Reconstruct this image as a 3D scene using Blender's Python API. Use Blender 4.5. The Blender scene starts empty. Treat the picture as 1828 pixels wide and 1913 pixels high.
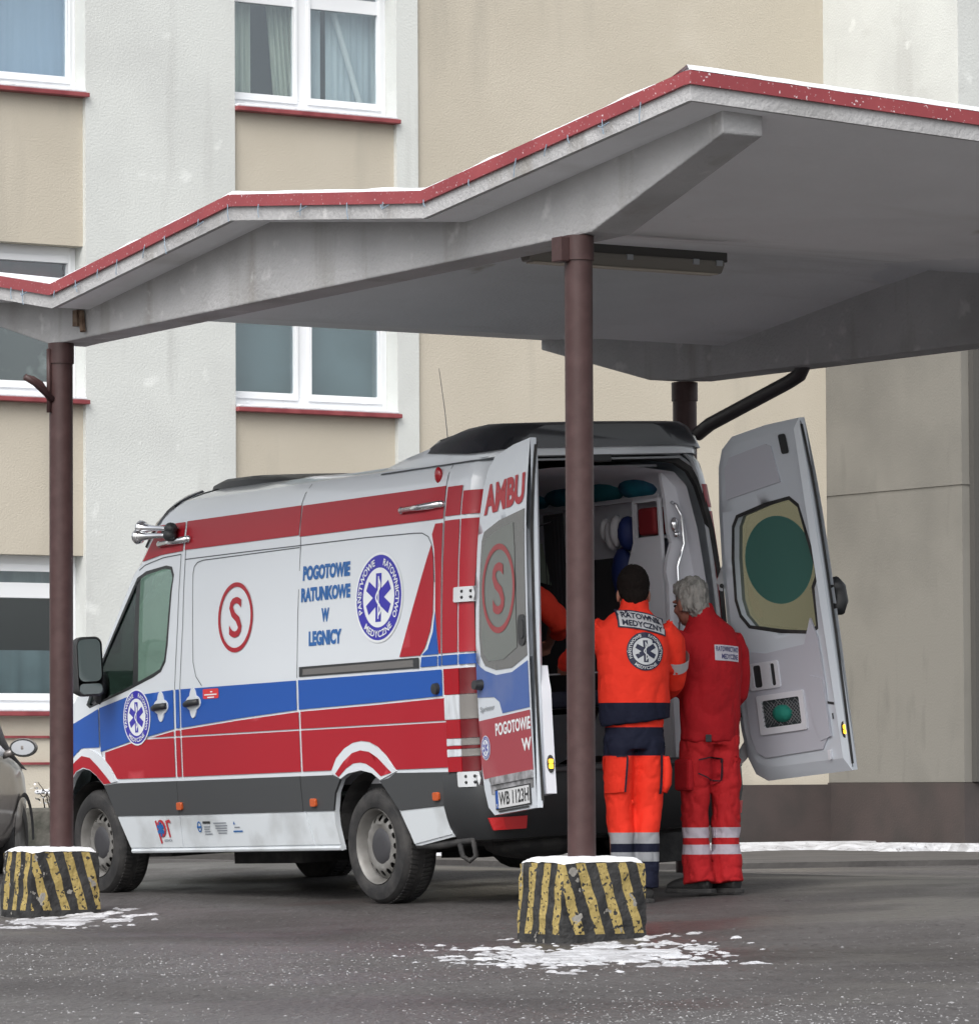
import bpy, bmesh, math, random
import numpy as np
from mathutils import Vector, Matrix, noise
from mathutils.geometry import delaunay_2d_cdt
from mathutils.bvhtree import BVHTree
random.seed(7)
SC = bpy.context.scene
COL = SC.collection
R = math.radians

# ------------------------------------------------------------------ camera
F_PX, IMG_W, IMG_H = 8535.0, 1828.0, 1913.0
PITCH, ROLL, CAM_H = 0.04, -0.005, 0.785
PPY = 1450.0 - math.tan(PITCH) * F_PX
cp, sp = math.cos(PITCH), math.sin(PITCH)
Bm = np.array([[1, 0, 0], [0, 0, -1], [0, 1, 0]], float)
Pm = np.array([[1, 0, 0], [0, cp, sp], [0, -sp, cp]], float)
cr, sr = math.cos(ROLL), math.sin(ROLL)
Rm = np.array([[cr, -sr, 0], [sr, cr, 0], [0, 0, 1]], float)
RC = Rm @ Bm @ Pm
cam_d = bpy.data.cameras.new('camera')
cam = bpy.data.objects.new('camera', cam_d)
COL.objects.link(cam)
rot = RC.T @ np.diag([1, -1, -1])
cam.matrix_world = Matrix([list(rot[0]) + [0], list(rot[1]) + [0], list(rot[2]) + [CAM_H], [0, 0, 0, 1]])
cam_d.sensor_fit = 'HORIZONTAL'
cam_d.sensor_width = 36.0
cam_d.lens = F_PX / IMG_W * 36.0
cam_d.shift_y = (PPY - IMG_H / 2) / IMG_W
cam_d.clip_start = 0.5
cam_d.clip_end = 2000
SC.camera = cam

# ------------------------------------------------------------------ sky, sun, exposure
SUN_EL, SUN_AZ = R(48), R(200)          # compass azimuth, clockwise from +y
w = bpy.data.worlds.new('World'); SC.world = w; w.use_nodes = True
nt = w.node_tree
bg = nt.nodes['Background']
sky = nt.nodes.new('ShaderNodeTexSky'); sky.sky_type = 'NISHITA'; sky.sun_disc = False
sky.sun_elevation = SUN_EL; sky.sun_rotation = SUN_AZ
sky.air_density = 1.0; sky.dust_density = 4.0; sky.ozone_density = 1.0
hs = nt.nodes.new('ShaderNodeHueSaturation'); hs.inputs['Saturation'].default_value = 0.22
nt.links.new(sky.outputs[0], hs.inputs['Color']); nt.links.new(hs.outputs[0], bg.inputs['Color'])
bg.inputs['Strength'].default_value = 0.15
sd = bpy.data.lights.new('sun', 'SUN'); sd.energy = 1.2; sd.angle = R(60); sd.color = (1.0, 0.97, 0.93)
sun = bpy.data.objects.new('sun', sd); COL.objects.link(sun)
sdir = Vector((math.sin(SUN_AZ) * math.cos(SUN_EL), math.cos(SUN_AZ) * math.cos(SUN_EL), math.sin(SUN_EL)))
sun.rotation_euler = sdir.to_track_quat('Z', 'Y').to_euler()
SC.view_settings.view_transform = 'Standard'; SC.view_settings.look = 'None'
SC.view_settings.exposure = 0.62; SC.view_settings.gamma = 1.0
SC.cycles.max_bounces = 8; SC.cycles.transparent_max_bounces = 12
SC.cycles.use_denoising = True

# ------------------------------------------------------------------ frames
YAW = R(122.8)
U = Vector((math.cos(YAW), math.sin(YAW), 0)); VV = Vector((math.sin(YAW), -math.cos(YAW), 0))
O = Vector((.118, 28.64, 0)); MROT = math.atan2(VV.y, VV.x)
def W(p, q, z=0.0): return O + p * VV + q * U + Vector((0, 0, z))
def inv_pq(x, y):
    d = Vector((x, y, 0)) - O
    return d.dot(VV), d.dot(U)
def sstep(t): t = max(0., min(1., t)); return t * t * (3 - 2 * t)
def gz(x, y):
    p, q = inv_pq(x, y)
    z = .05 * (max(-2.7, min(1.5, p)) + 1)
    if p > 1.5: z += (-.06 - .125) * sstep((p - 1.5) / 7.0)
    return z + .006 * noise.noise(Vector((x * .5, y * .5, 0)))

# ------------------------------------------------------------------ materials
def lin(c): return tuple(((v / 255) / 12.92 if v / 255 <= .04045 else ((v / 255 + .055) / 1.055) ** 2.4) for v in c)
def mat(name, col, rough=.6, metal=0., col2=None, ns=8., lo=.4, hi=.65, bump=0., bs=60., coat=0., detail=4., stretch=(1, 1, 1), spec=.5, layers=()):
    m = bpy.data.materials.new(name); m.use_nodes = True; t = m.node_tree; b = t.nodes['Principled BSDF']
    b.inputs['Roughness'].default_value = rough; b.inputs['Metallic'].default_value = metal
    b.inputs['Coat Weight'].default_value = coat; b.inputs['Coat Roughness'].default_value = .08
    b.inputs['Specular IOR Level'].default_value = spec
    tc = t.nodes.new('ShaderNodeTexCoord'); mp = t.nodes.new('ShaderNodeMapping'); mp.inputs['Scale'].default_value = stretch
    t.links.new(tc.outputs['Object'], mp.inputs['Vector'])
    rgb = t.nodes.new('ShaderNodeRGB'); rgb.outputs[0].default_value = (*col, 1); cur = rgb.outputs[0]
    ls = ([(col2, ns, lo, hi, detail, stretch)] if col2 else []) + list(layers)
    for (c2, s_, l_, h_, dt, st) in ls:
        mp2 = t.nodes.new('ShaderNodeMapping'); mp2.inputs['Scale'].default_value = st; t.links.new(tc.outputs['Object'], mp2.inputs['Vector'])
        n = t.nodes.new('ShaderNodeTexNoise'); n.inputs['Scale'].default_value = s_; n.inputs['Detail'].default_value = dt
        t.links.new(mp2.outputs[0], n.inputs['Vector'])
        mr = t.nodes.new('ShaderNodeMapRange'); mr.inputs[1].default_value = l_; mr.inputs[2].default_value = h_
        t.links.new(n.outputs['Fac'], mr.inputs[0])
        mx = t.nodes.new('ShaderNodeMix'); mx.data_type = 'RGBA'; mx.inputs['B'].default_value = (*c2, 1)
        t.links.new(mr.outputs[0], mx.inputs['Factor']); t.links.new(cur, mx.inputs['A']); cur = mx.outputs['Result']
    t.links.new(cur, b.inputs['Base Color'])
    if bump:
        n = t.nodes.new('ShaderNodeTexNoise'); n.inputs['Scale'].default_value = bs; n.inputs['Detail'].default_value = 5
        t.links.new(mp.outputs[0], n.inputs['Vector'])
        bp = t.nodes.new('ShaderNodeBump'); bp.inputs['Strength'].default_value = bump; bp.inputs['Distance'].default_value = .02
        t.links.new(n.outputs['Fac'], bp.inputs['Height']); t.links.new(bp.outputs[0], b.inputs['Normal'])
    return m
def glass(name, tint, gloss=.08, rough=0.0):
    m = bpy.data.materials.new(name); m.use_nodes = True; t = m.node_tree; t.nodes.remove(t.nodes['Principled BSDF'])
    o = t.nodes['Material Output']; tr = t.nodes.new('ShaderNodeBsdfTransparent'); tr.inputs[0].default_value = (*tint, 1)
    g = t.nodes.new('ShaderNodeBsdfGlossy'); g.inputs['Roughness'].default_value = rough; g.inputs[0].default_value = (.9, .95, 1, 1)
    lw = t.nodes.new('ShaderNodeLayerWeight'); f = t.nodes.new('ShaderNodeMath'); f.operation = 'POWER'; f.inputs[1].default_value = 4.0
    t.links.new(lw.outputs['Facing'], f.inputs[0])
    a = t.nodes.new('ShaderNodeMath'); a.operation = 'ADD'; a.inputs[1].default_value = gloss
    mx = t.nodes.new('ShaderNodeMixShader')
    t.links.new(f.outputs[0], a.inputs[0]); t.links.new(a.outputs[0], mx.inputs[0]); t.links.new(tr.outputs[0], mx.inputs[1])
    t.links.new(g.outputs[0], mx.inputs[2]); t.links.new(mx.outputs[0], o.inputs[0]); return m
def emis(name, col, s):
    m = mat(name, col, .4); b = m.node_tree.nodes['Principled BSDF']
    b.inputs['Emission Color'].default_value = (*col, 1); b.inputs['Emission Strength'].default_value = s; return m
def zbands(name, bands, rough=.8, bump=.25, bs=35., spec=.2):
    """cloth in horizontal pieces: [(upper z limit, colour)...] in the object's own height"""
    m = mat(name, bands[-1][1], rough, bump=bump, bs=bs, spec=spec); t = m.node_tree; b = t.nodes['Principled BSDF']
    tc = t.nodes.new('ShaderNodeTexCoord'); sx = t.nodes.new('ShaderNodeSeparateXYZ'); t.links.new(tc.outputs['Object'], sx.inputs[0])
    cur = None
    for z, c in reversed(bands):
        if cur is None:
            r_ = t.nodes.new('ShaderNodeRGB'); r_.outputs[0].default_value = (*c, 1); cur = r_.outputs[0]; continue
        lt = t.nodes.new('ShaderNodeMath'); lt.operation = 'LESS_THAN'; lt.inputs[1].default_value = z; t.links.new(sx.outputs[2], lt.inputs[0])
        mx = t.nodes.new('ShaderNodeMix'); mx.data_type = 'RGBA'; mx.inputs['B'].default_value = (*c, 1)
        t.links.new(lt.outputs[0], mx.inputs['Factor']); t.links.new(cur, mx.inputs['A']); cur = mx.outputs['Result']
    t.links.new(cur, b.inputs['Base Color']); return m

WHITE_PLASTER = mat('white_plaster', (.60, .62, .60), .9, col2=(.52, .535, .52), ns=.9, lo=.42, hi=.72, bump=.25, bs=45, spec=.2,
    layers=[((.68, .70, .68), 3.0, .66, .74, 2, (1, 1, 1)), ((.46, .47, .45), 1.3, .62, .8, 5, (.4, 1, 1.6)), ((.47, .48, .465), 2.2, .58, .78, 6, (1.5, 1.5, .16))])
BEIGE_PLASTER = mat('beige_plaster', (.475, .435, .36), .9, col2=(.52, .478, .40), ns=.7, lo=.4, hi=.7, bump=.25, bs=50, spec=.2,
    layers=[((.41, .38, .32), 1.2, .58, .78, 5, (1.6, 1.6, .25)), ((.53, .49, .415), .6, .6, .7, 4, (1, 1, 1.3))])
PANEL_SHADED = mat('shade_toned_render', (.205, .198, .178), .85, col2=(.165, .16, .145), ns=1.0, lo=.42, hi=.72, bump=.15, bs=40, spec=.25,
    layers=[((.16, .155, .14), 2.2, .6, .8, 6, (2, 2, .5))])  # shade on the lower wing wall put into a darker base colour, plus stains
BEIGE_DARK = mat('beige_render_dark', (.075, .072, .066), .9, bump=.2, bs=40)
PLINTH = mat('brown_plinth', (.062, .048, .045), .7, col2=(.045, .038, .036), ns=2, bump=.2, bs=40)
PVC = mat('white_window_plastic', (.78, .80, .82), .35)
SILL_RED = mat('red_sill_metal', (.20, .035, .042), .5, col2=(.27, .06, .065), ns=6)
DARK = mat('dark_room', (.025, .028, .03), .9)
PANE = glass('window_pane', (.86, .90, .90), .13)
BLIND_BLUE = mat('pale_blue_blind', (.46, .58, .76), .8, col2=(.40, .52, .70), ns=3, stretch=(6, 1, .2))
CURTAIN = mat('cream_curtain', (.62, .64, .54), .9, col2=(.36, .40, .35), ns=5, lo=.35, hi=.7, stretch=(5, 5, .25))
BLIND_PALE = mat('pale_blind', (.62, .68, .72), .9, col2=(.48, .54, .60), ns=4, stretch=(4, 4, .15))
BLIND_TEAL = mat('grey_teal_blind', (.20, .27, .30), .8, col2=(.15, .21, .235), ns=1.5)
FROST = mat('mottled_dark_glass', (.11, .11, .105), .3, col2=(.30, .30, .28), ns=4, lo=.58, hi=.68)
CONC = mat('pale_concrete', (.45, .45, .455), .9, col2=(.37, .37, .375), ns=1.6, lo=.4, hi=.7, bump=.5, bs=38, spec=.2,
    layers=[((.29, .285, .28), .8, .58, .8, 6, (1, 1, 1)), ((.30, .29, .275), 2.6, .56, .74, 6, (1.5, 1.5, .22)), ((.52, .52, .52), 7, .62, .72, 4, (1, 1, 1))])
SOFFIT = mat('soffit_concrete', (.80, .81, .83), .92, col2=(.71, .72, .735), ns=.9, lo=.4, hi=.75, bump=.3, bs=30, spec=.15,
    layers=[((.62, .62, .615), 1.6, .55, .8, 6, (.35, 1.5, 1)), ((.50, .48, .44), 3.0, .70, .78, 5, (1, .5, 1))])
FASCIA_RED = mat('red_fascia_snow_flecks', (.30, .055, .062), .5, col2=(.25, .042, .05), ns=3,
    layers=[((.72, .64, .66), 60, .645, .70, 6, (1, 1, 1)), ])
SNOW = mat('snow', (.70, .715, .745), .7, bump=.5, bs=30, spec=.3)
SLUSH = mat('trodden_snow', (.56, .57, .595), .7, col2=(.30, .30, .31), ns=5, lo=.42, hi=.68, bump=.9, bs=22, spec=.3, layers=[((.20, .195, .195), 24, .60, .70, 4, (1, .5, 1))])
PIPE_BROWN = mat('brown_painted_steel', (.052, .027, .026), .45, col2=(.066, .036, .035), ns=12, bump=.06, bs=60, spec=.35,
    layers=[((.25, .22, .21), 14, .74, .76, 3, (1, 1, 1))])
LAMP_GREY = mat('dirty_lamp_plastic', (.17, .16, .14), .45); LAMP_LIP = mat('lamp_lip', (.42, .38, .32), .5)
PAINT = mat('white_vehicle_paint', (.66, .70, .74), .28, coat=.7)
PAINT_DIRTY = mat('white_paint_road_dirt', (.62, .66, .69), .4, col2=(.40, .42, .43), ns=3.5, lo=.5, hi=.8, coat=.2)
RED_V = mat('red_vinyl', (.36, .010, .021), .42, coat=.12, spec=.35)
BLUE_V = mat('blue_vinyl', (.013, .082, .36), .42, coat=.12, spec=.35)
NAVY_V = mat('emblem_navy', (.035, .03, .36), .4)
TXT_BLUE = mat('lettering_blue', (.02, .12, .36), .4)
WHITE_V = mat('white_vinyl', (.74, .77, .79), .35)
BLACKP = mat('black_plastic', (.028, .030, .032), .45, bump=.1, bs=200)
BANDP = mat('anthracite_band', (.050, .053, .056), .5, bump=.05, bs=200)
SEAM = mat('panel_gap', (.09, .10, .11), .6)
RUBBER = mat('rubber', (.018, .018, .019), .75, bump=.2, bs=80, col2=(.045, .043, .042), ns=9)
CHROME = mat('chrome', (.75, .76, .78), .12, 1.0)
STEEL = mat('wheel_steel', (.25, .245, .235), .5, .35, col2=(.15, .145, .135), ns=7, lo=.35, hi=.7)
CAPM = mat('wheel_cap_grey', (.045, .045, .05), .5)
ORANGE_L = mat('amber_lens', (.50, .09, .02), .25, coat=.5)
RED_L = mat('red_lens', (.36, .004, .012), .18, coat=.4, col2=(.34, .006, .014), ns=30, stretch=(1, 1, .2))
CLEAR_L = mat('clear_lens', (.66, .70, .74), .2, coat=.5, col2=(.52, .55, .58), ns=30, stretch=(1, 1, .2))
DARKLENS = mat('dark_lens', (.015, .017, .022), .18, coat=.6)
GREYTRIM = mat('grey_trim', (.30, .32, .34), .5)
LINING = mat('pale_lining', (.70, .71, .76), .55); LINING2 = mat('door_trim_grey', (.50, .51, .57), .6)
CURT = mat('dark_grey_fabric', (.05, .05, .055), .9)
BAGBLUE = mat('blue_bag', (.01, .06, .13), .7, col2=(.01, .16, .22), ns=5); BAGRED = mat('red_bag', (.20, .01, .015), .7)
BAGWHITE = mat('white_bag', (.6, .6, .62), .5)
GLASS_CAB = glass('cab_glass', (.50, .62, .565), .07)
GLASS_REAR = glass('rear_tinted_glass', (.26, .275, .215), .04)
FROST_G = mat('frosted_pane', (.125, .14, .13), .35, coat=.3)
GREEN_C = mat('green_film', (.055, .155, .132), .4)
LITAMBER = emis('lit_amber', (1.0, .45, .02), 2.5)
REFL = mat('retro_reflector', (.50, .51, .53), .35)

# ------------------------------------------------------------------ mesh helpers
class G:
    def __init__(s): s.v = []; s.f = []; s.m = []
    def add(s, vs, fs, mi=0):
        o = len(s.v); s.v += [tuple(a) for a in vs]; s.f += [tuple(i + o for i in f) for f in fs]; s.m += [mi] * len(fs); return s
    def box(s, x0, x1, y0, y1, z0, z1, mi=0):
        return s.add([(x, y, z) for z in (z0, z1) for y in (y0, y1) for x in (x0, x1)],
            [(0, 2, 3, 1), (4, 5, 7, 6), (0, 1, 5, 4), (2, 6, 7, 3), (0, 4, 6, 2), (1, 3, 7, 5)], mi)
    def tube(s, pts, rad, n=14, mi=0, cap=True, ref=None, flat=None):
        """pts: list of centres; rad: radius or (ra, rb) per point; ra along 'ref'"""
        pts = [Vector(p) for p in pts]; k = len(pts); vs = []; fs = []
        prev = None
        for i, p in enumerate(pts):
            t = (pts[min(i + 1, k - 1)] - pts[max(i - 1, 0)]).normalized()
            r0 = Vector(ref) if ref else (prev if prev else (Vector((1, 0, 0)) if abs(t.x) < .8 else Vector((0, 1, 0))))
            a = (r0 - t * r0.dot(t)).normalized(); b = t.cross(a); prev = a
            rr = rad[i] if isinstance(rad, (list,)) else rad
            ra, rb = rr if isinstance(rr, tuple) else (rr, rr)
            for j in range(n):
                an = 2 * math.pi * j / n; vs.append(p + a * (ra * math.cos(an)) + b * (rb * math.sin(an)))
        for i in range(k - 1):
            for j in range(n):
                fs.append((i * n + j, i * n + (j + 1) % n, (i + 1) * n + (j + 1) % n, (i + 1) * n + j))
        if cap: fs.append(tuple(range(n))[::-1]); fs.append(tuple((k - 1) * n + j for j in range(n)))
        return s.add(vs, fs, mi)
    def ell(s, c, r, n=14, mi=0, rotm=None):
        vs = []; fs = []; c = Vector(c); h = n // 2 + 1
        for i in range(h + 1):
            th = math.pi * i / h
            for j in range(n):
                ph = 2 * math.pi * j / n
                d = Vector((r[0] * math.sin(th) * math.cos(ph), r[1] * math.sin(th) * math.sin(ph), r[2] * math.cos(th)))
                if rotm: d = rotm @ d
                vs.append(c + d)
        for i in range(h):
            for j in range(n): fs.append((i * n + j, i * n + (j + 1) % n, (i + 1) * n + (j + 1) % n, (i + 1) * n + j))
        return s.add(vs, fs, mi)
    def lathe(s, prof, c, axis='y', n=48, mi=0, sgn=1):
        vs = []; fs = []; k = len(prof)
        for (r_, h_) in prof:
            for j in range(n):
                a = 2 * math.pi * j / n; ca, sa = r_ * math.cos(a), r_ * math.sin(a)
                vs.append({'y': (c[0] + ca, c[1] + sgn * h_, c[2] + sa), 'z': (c[0] + ca, c[1] + sa, c[2] + h_), 'x': (c[0] + h_, c[1] + ca, c[2] + sa)}[axis])
        for i in range(k - 1):
            for j in range(n): fs.append((i * n + j, i * n + (j + 1) % n, (i + 1) * n + (j + 1) % n, (i + 1) * n + j))
        return s.add(vs, fs, mi)
    def xf(s, fn): s.v = [tuple(fn(Vector(a))) for a in s.v]; return s
    def obj(s, name, mats, parent=None, smooth=False, bevel=0, sub=0, auto=None, fix=True, label=None):
        me = bpy.data.meshes.new(name); me.from_pydata(s.v, [], s.f)
        mats = mats if isinstance(mats, (list, tuple)) else [mats]
        for m in mats: me.materials.append(m)
        if len(mats) > 1: me.polygons.foreach_set('material_index', s.m)
        if fix:
            b = bmesh.new(); b.from_mesh(me); bmesh.ops.remove_doubles(b, verts=b.verts, dist=1e-5); bmesh.ops.recalc_face_normals(b, faces=b.faces); b.to_mesh(me); b.free()
        if smooth or auto:
            me.polygons.foreach_set('use_smooth', [True] * len(me.polygons))
            if auto: me.set_sharp_from_angle(angle=R(auto))
        me.update()
        o = bpy.data.objects.new(name, me); COL.objects.link(o)
        if parent: o.parent = parent
        if bevel:
            md = o.modifiers.new('bevel', 'BEVEL'); md.width = bevel; md.segments = 2; md.limit_method = 'ANGLE'; md.angle_limit = R(40)
        if sub:
            md = o.modifiers.new('sub', 'SUBSURF'); md.levels = md.render_levels = sub
        if label: o['label'] = label
        return o
def split_obj(g, name, mats, parent=None, **kw):
    """every separate sheet or solid of g becomes a part of its own"""
    n = len(g.v); par = list(range(n))
    def find(a):
        while par[a] != a: par[a] = par[par[a]]; a = par[a]
        return a
    for f in g.f:
        for i in f[1:]: par[find(i)] = find(f[0])
    comp = {}
    for k, f in enumerate(g.f): comp.setdefault(find(f[0]), []).append(k)
    out = []
    for ks in comp.values():
        h = G(); mp = {}
        for k in ks:
            for i in g.f[k]:
                if i not in mp: mp[i] = len(h.v); h.v.append(g.v[i])
            h.f.append(tuple(mp[i] for i in g.f[k])); h.m.append(g.m[k])
        out.append(h.obj(name, mats, parent, **kw))
    return out
def pip(pt, poly):
    x, y = pt; c = False; n = len(poly); j = n - 1
    for i in range(n):
        xi, yi = poly[i]; xj, yj = poly[j]
        if (yi > y) != (yj > y) and x < (xj - xi) * (y - yi) / (yj - yi) + xi: c = not c
        j = i
    return c
def tri2d(outer, holes=(), step=.12):
    pts = []; ed = []
    for lp in [outer] + list(holes):
        o = len(pts); n = 0
        for i in range(len(lp)):
            a = Vector(lp[i]); b = Vector(lp[(i + 1) % len(lp)]); k = max(1, int((b - a).length / step))
            for t in range(k): pts.append(a + (b - a) * t / k); n += 1
        ed += [(o + i, o + (i + 1) % n) for i in range(n)]
    nb = len(pts)
    xs = [p[0] for p in outer]; ys = [p[1] for p in outer]
    x = min(xs) + step * .5
    while x < max(xs):
        y = min(ys) + step * .5
        while y < max(ys):
            if pip((x, y), outer) and not any(pip((x, y), h) for h in holes): pts.append(Vector((x + random.uniform(-.05, .05) * step, y + random.uniform(-.05, .05) * step)))
            y += step
        x += step
    v, e, f, *_ = delaunay_2d_cdt(pts, ed, [], 0, 1e-6)
    out = []
    for t in f:
        c = (sum(v[i][0] for i in t) / len(t), sum(v[i][1] for i in t) / len(t))
        if pip(c, outer) and not any(pip(c, h) for h in holes): out.append(tuple(t))
    return [tuple(a) for a in v], out
def panel(g, outer, fn, holes=(), off=0., thick=0., step=.12, mi=0):
    """flat outline -> curved sheet (fn(a, b, offset)) with real thickness"""
    v, f = tri2d(outer, holes, step)
    if not thick: return g.add([fn(a, b, off) for a, b in v], f, mi)
    n = len(v); vs = [fn(a, b, off) for a, b in v] + [fn(a, b, off - thick) for a, b in v]
    fs = list(f) + [tuple(i + n for i in reversed(t)) for t in f]
    cnt = {}
    for t in f:
        for i in range(len(t)):
            e = (t[i], t[(i + 1) % len(t)]); cnt[tuple(sorted(e))] = (cnt.get(tuple(sorted(e)), (0, e))[0] + 1, e)
    for c, (a, b) in cnt.values():
        if c == 1: fs.append((b, a, a + n, b + n))
    return g.add(vs, fs, mi)
def circ(cx, cy, r, n=40, ry=None): return [(cx + r * math.cos(2 * math.pi * i / n), cy + (ry or r) * math.sin(2 * math.pi * i / n)) for i in range(n)]
def rrect(x0, x1, y0, y1, r, n=5):
    out = []
    for cx, cy, a0 in ((x1 - r, y1 - r, 0), (x0 + r, y1 - r, 90), (x0 + r, y0 + r, 180), (x1 - r, y0 + r, 270)):
        for i in range(n + 1): a = R(a0 + 90 * i / n); out.append((cx + r * math.cos(a), cy + r * math.sin(a)))
    return out
def strip(pts, wd):
    """polyline -> thin outline polygon"""
    P = [Vector(p) for p in pts]; L = []; Rr = []
    for i, p in enumerate(P):
        t = (P[min(i + 1, len(P) - 1)] - P[max(i - 1, 0)]).normalized(); n = Vector((-t.y, t.x)) * wd / 2
        L.append(tuple(p + n)); Rr.append(tuple(p - n))
    return L + Rr[::-1]
_tc = {}
def text2d(s, bold=0.):
    k = (s, bold)
    if k in _tc: return _tc[k]
    cu = bpy.data.curves.new('t', 'FONT'); cu.body = s; cu.size = 1; cu.offset = bold; cu.resolution_u = 3; cu.fill_mode = 'FRONT'
    ob = bpy.data.objects.new('t', cu); COL.objects.link(ob)
    dg = bpy.context.evaluated_depsgraph_get(); me = bpy.data.meshes.new_from_object(ob.evaluated_get(dg))
    v = [(a.co.x, a.co.y) for a in me.vertices]; f = [tuple(p.vertices) for p in me.polygons]
    bpy.data.objects.remove(ob); bpy.data.curves.remove(cu); bpy.data.meshes.remove(me)
    _tc[k] = (v, f); return v, f
def text(g, s, fn, x0, x1, y0, y1, off=.01, bold=.02, mi=0):
    v, f = text2d(s, bold)
    ax = min(a for a, b in v); bx = max(a for a, b in v); ay = min(b for a, b in v); by = max(b for a, b in v)
    g.add([fn(x0 + (a - ax) / (bx - ax) * (x1 - x0), y0 + (b - ay) / (by - ay) * (y1 - y0), off) for a, b in v], f, mi)
def arc_text(g, s, fn, cx, cy, r0, r1, a0, a1, off, mi, bold=.02, inward=False):
    v, f = text2d(s, bold)
    ax = min(a for a, b in v); bx = max(a for a, b in v); ay = 0; by = .72
    vs = []
    for a, b in v:
        t = (a - ax) / (bx - ax); an = R(a0 + (a1 - a0) * t); rr = r0 + (b - ay) / (by - ay) * (r1 - r0)
        if inward: rr = r1 - (b - ay) / (by - ay) * (r1 - r0)
        vs.append(fn(cx + rr * math.cos(an), cy + rr * math.sin(an), off))
    g.add(vs, f, mi)
def star6(cx, cy, r, hw):
    """six-armed star of bars as one outline"""
    out = []; ri = hw / math.sin(R(30))
    for k in range(6):
        a = R(90 + 60 * k); d = Vector((math.cos(a), math.sin(a))); n = Vector((-d.y, d.x))
        out.append(tuple(Vector((cx, cy)) + d * r - n * hw)); out.append(tuple(Vector((cx, cy)) + d * r + n * hw))
        a2 = a + R(30); out.append((cx + ri * math.cos(a2), cy + ri * math.sin(a2)))
    return out
def emblem(g, fn, cx, cy, r, off=.009, d=.0012, sx=1., rim=True):
    """round rescue emblem: material 0 dark, 1 white. sx=-1 when the surface's first axis runs right to left"""
    f2 = lambda a, b, o: fn(cx + sx * (a), cy + b, o)
    st = r * .3
    if rim: panel(g, circ(0, 0, r * 1.06, 48), f2, off=off, step=st, mi=1)
    panel(g, circ(0, 0, r, 48), f2, off=off + d, step=st, mi=0)
    panel(g, circ(0, 0, r * .70, 40), f2, off=off + 2 * d, step=st, mi=1)
    panel(g, star6(0, 0, r * .57, r * .125), f2, off=off + 3 * d, step=st, mi=0)
    panel(g, strip([(0, -.5 * r), (0, .5 * r)], .045 * r), f2, off=off + 4 * d, step=st, mi=1)
    sn = [(.13 * r * math.sin(t * 3.0 * math.pi) * (1 - .45 * t), -.42 * r + .86 * r * t) for t in [i / 24 for i in range(25)]]
    panel(g, strip(sn, .06 * r), f2, off=off + 5 * d, step=st, mi=1)
    arc_text(g, 'PAŃSTWOWE', f2, 0, 0, .77 * r, .93 * r, 205, 103, off + 4 * d, 1)
    arc_text(g, 'RATOWNICTWO', f2, 0, 0, .77 * r, .93 * r, 77, -35, off + 4 * d, 1)
    arc_text(g, 'MEDYCZNE', f2, 0, 0, .77 * r, .93 * r, 228, 312, off + 4 * d, 1, inward=True)
def thing(name, label, cat, loc=(0, 0, 0), rotz=0., group=None):
    o = bpy.data.objects.new(name, None); COL.objects.link(o); o.location = loc; o.rotation_euler = (0, 0, rotz); o.empty_display_size = .2
    o['label'] = label; o['category'] = cat
    if group: o['group'] = group
    return o
def tag(o, label, cat, group=None, kind=None):
    if label: o['label'] = label
    if cat: o['category'] = cat
    if group: o['group'] = group
    if kind: o['kind'] = kind
    return o

# ------------------------------------------------------------------ ground
def asphalt():
    m = mat('wet_asphalt', (.076, .071, .0695), .64, col2=(.092, .087, .086), ns=14, lo=.38, hi=.66, bump=.8, bs=24, spec=.4, stretch=(1, .45, 1),
        layers=[((.042, .038, .037), .38, .46, .66, 6, (1, .7, 1)), ((.088, .084, .083), .8, .55, .75, 6, (.5, 1.2, 1)), ((.034, .031, .030), 26, .60, .70, 3, (1, .4, 1)), ((.16, .156, .156), 40, .66, .73, 2, (1, .35, 1)), ((.07, .04, .038), .55, .66, .78, 5, (.6, 1, 1))])
    n = m.node_tree.nodes.new('ShaderNodeTexNoise'); n.inputs['Scale'].default_value = .5; n.inputs['Detail'].default_value = 6
    t = m.node_tree; tc = t.nodes.new('ShaderNodeTexCoord'); t.links.new(tc.outputs['Object'], n.inputs['Vector'])
    mr = t.nodes.new('ShaderNodeMapRange'); mr.inputs[1].default_value = .42; mr.inputs[2].default_value = .62; mr.inputs[3].default_value = .38; mr.inputs[4].default_value = .82
    t.links.new(n.outputs['Fac'], mr.inputs[0]); t.links.new(mr.outputs[0], t.nodes['Principled BSDF'].inputs['Roughness'])
    return m
ASPH = asphalt()
g = G()
xs = sorted(set([-400, -150, -60, -30] + [i * .5 for i in range(-40, 61)] + [45, 80, 200, 400]))
ys = sorted(set([-60, -20, 0, 5, 8] + [10 + i * .5 for i in range(0, 110)] + [70, 90, 140, 250, 500]))
g.add([(x, y, gz(x, y)) for y in ys for x in xs], [(j * len(xs) + i, j * len(xs) + i + 1, (j + 1) * len(xs) + i + 1, (j + 1) * len(xs) + i) for j in range(len(ys) - 1) for i in range(len(xs) - 1)])
tag(g.obj('ground', ASPH, smooth=True), None, None, kind='structure')

g = G(); vs = []; qs = [9.2, 9.21, 10, 11, 12, 13, 14, 15, 16.2]; ps = [-2 + i for i in range(0, 30)]
for q in qs:
    for p in ps: c = W(p, q, 0); vs.append((c.x, c.y, gz(c.x, c.y) + (-.05 if q == 9.2 else .05)))
k = len(ps); g.add(vs, [(j * k + i, j * k + i + 1, (j + 1) * k + i + 1, (j + 1) * k + i) for j in range(len(qs) - 1) for i in range(k - 1)])
tag(g.obj('pavement', mat('pavement_concrete', (.085, .08, .076), .85, col2=(.06, .056, .054), ns=1.4, bump=.5, bs=20)), None, None, kind='structure')

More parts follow.
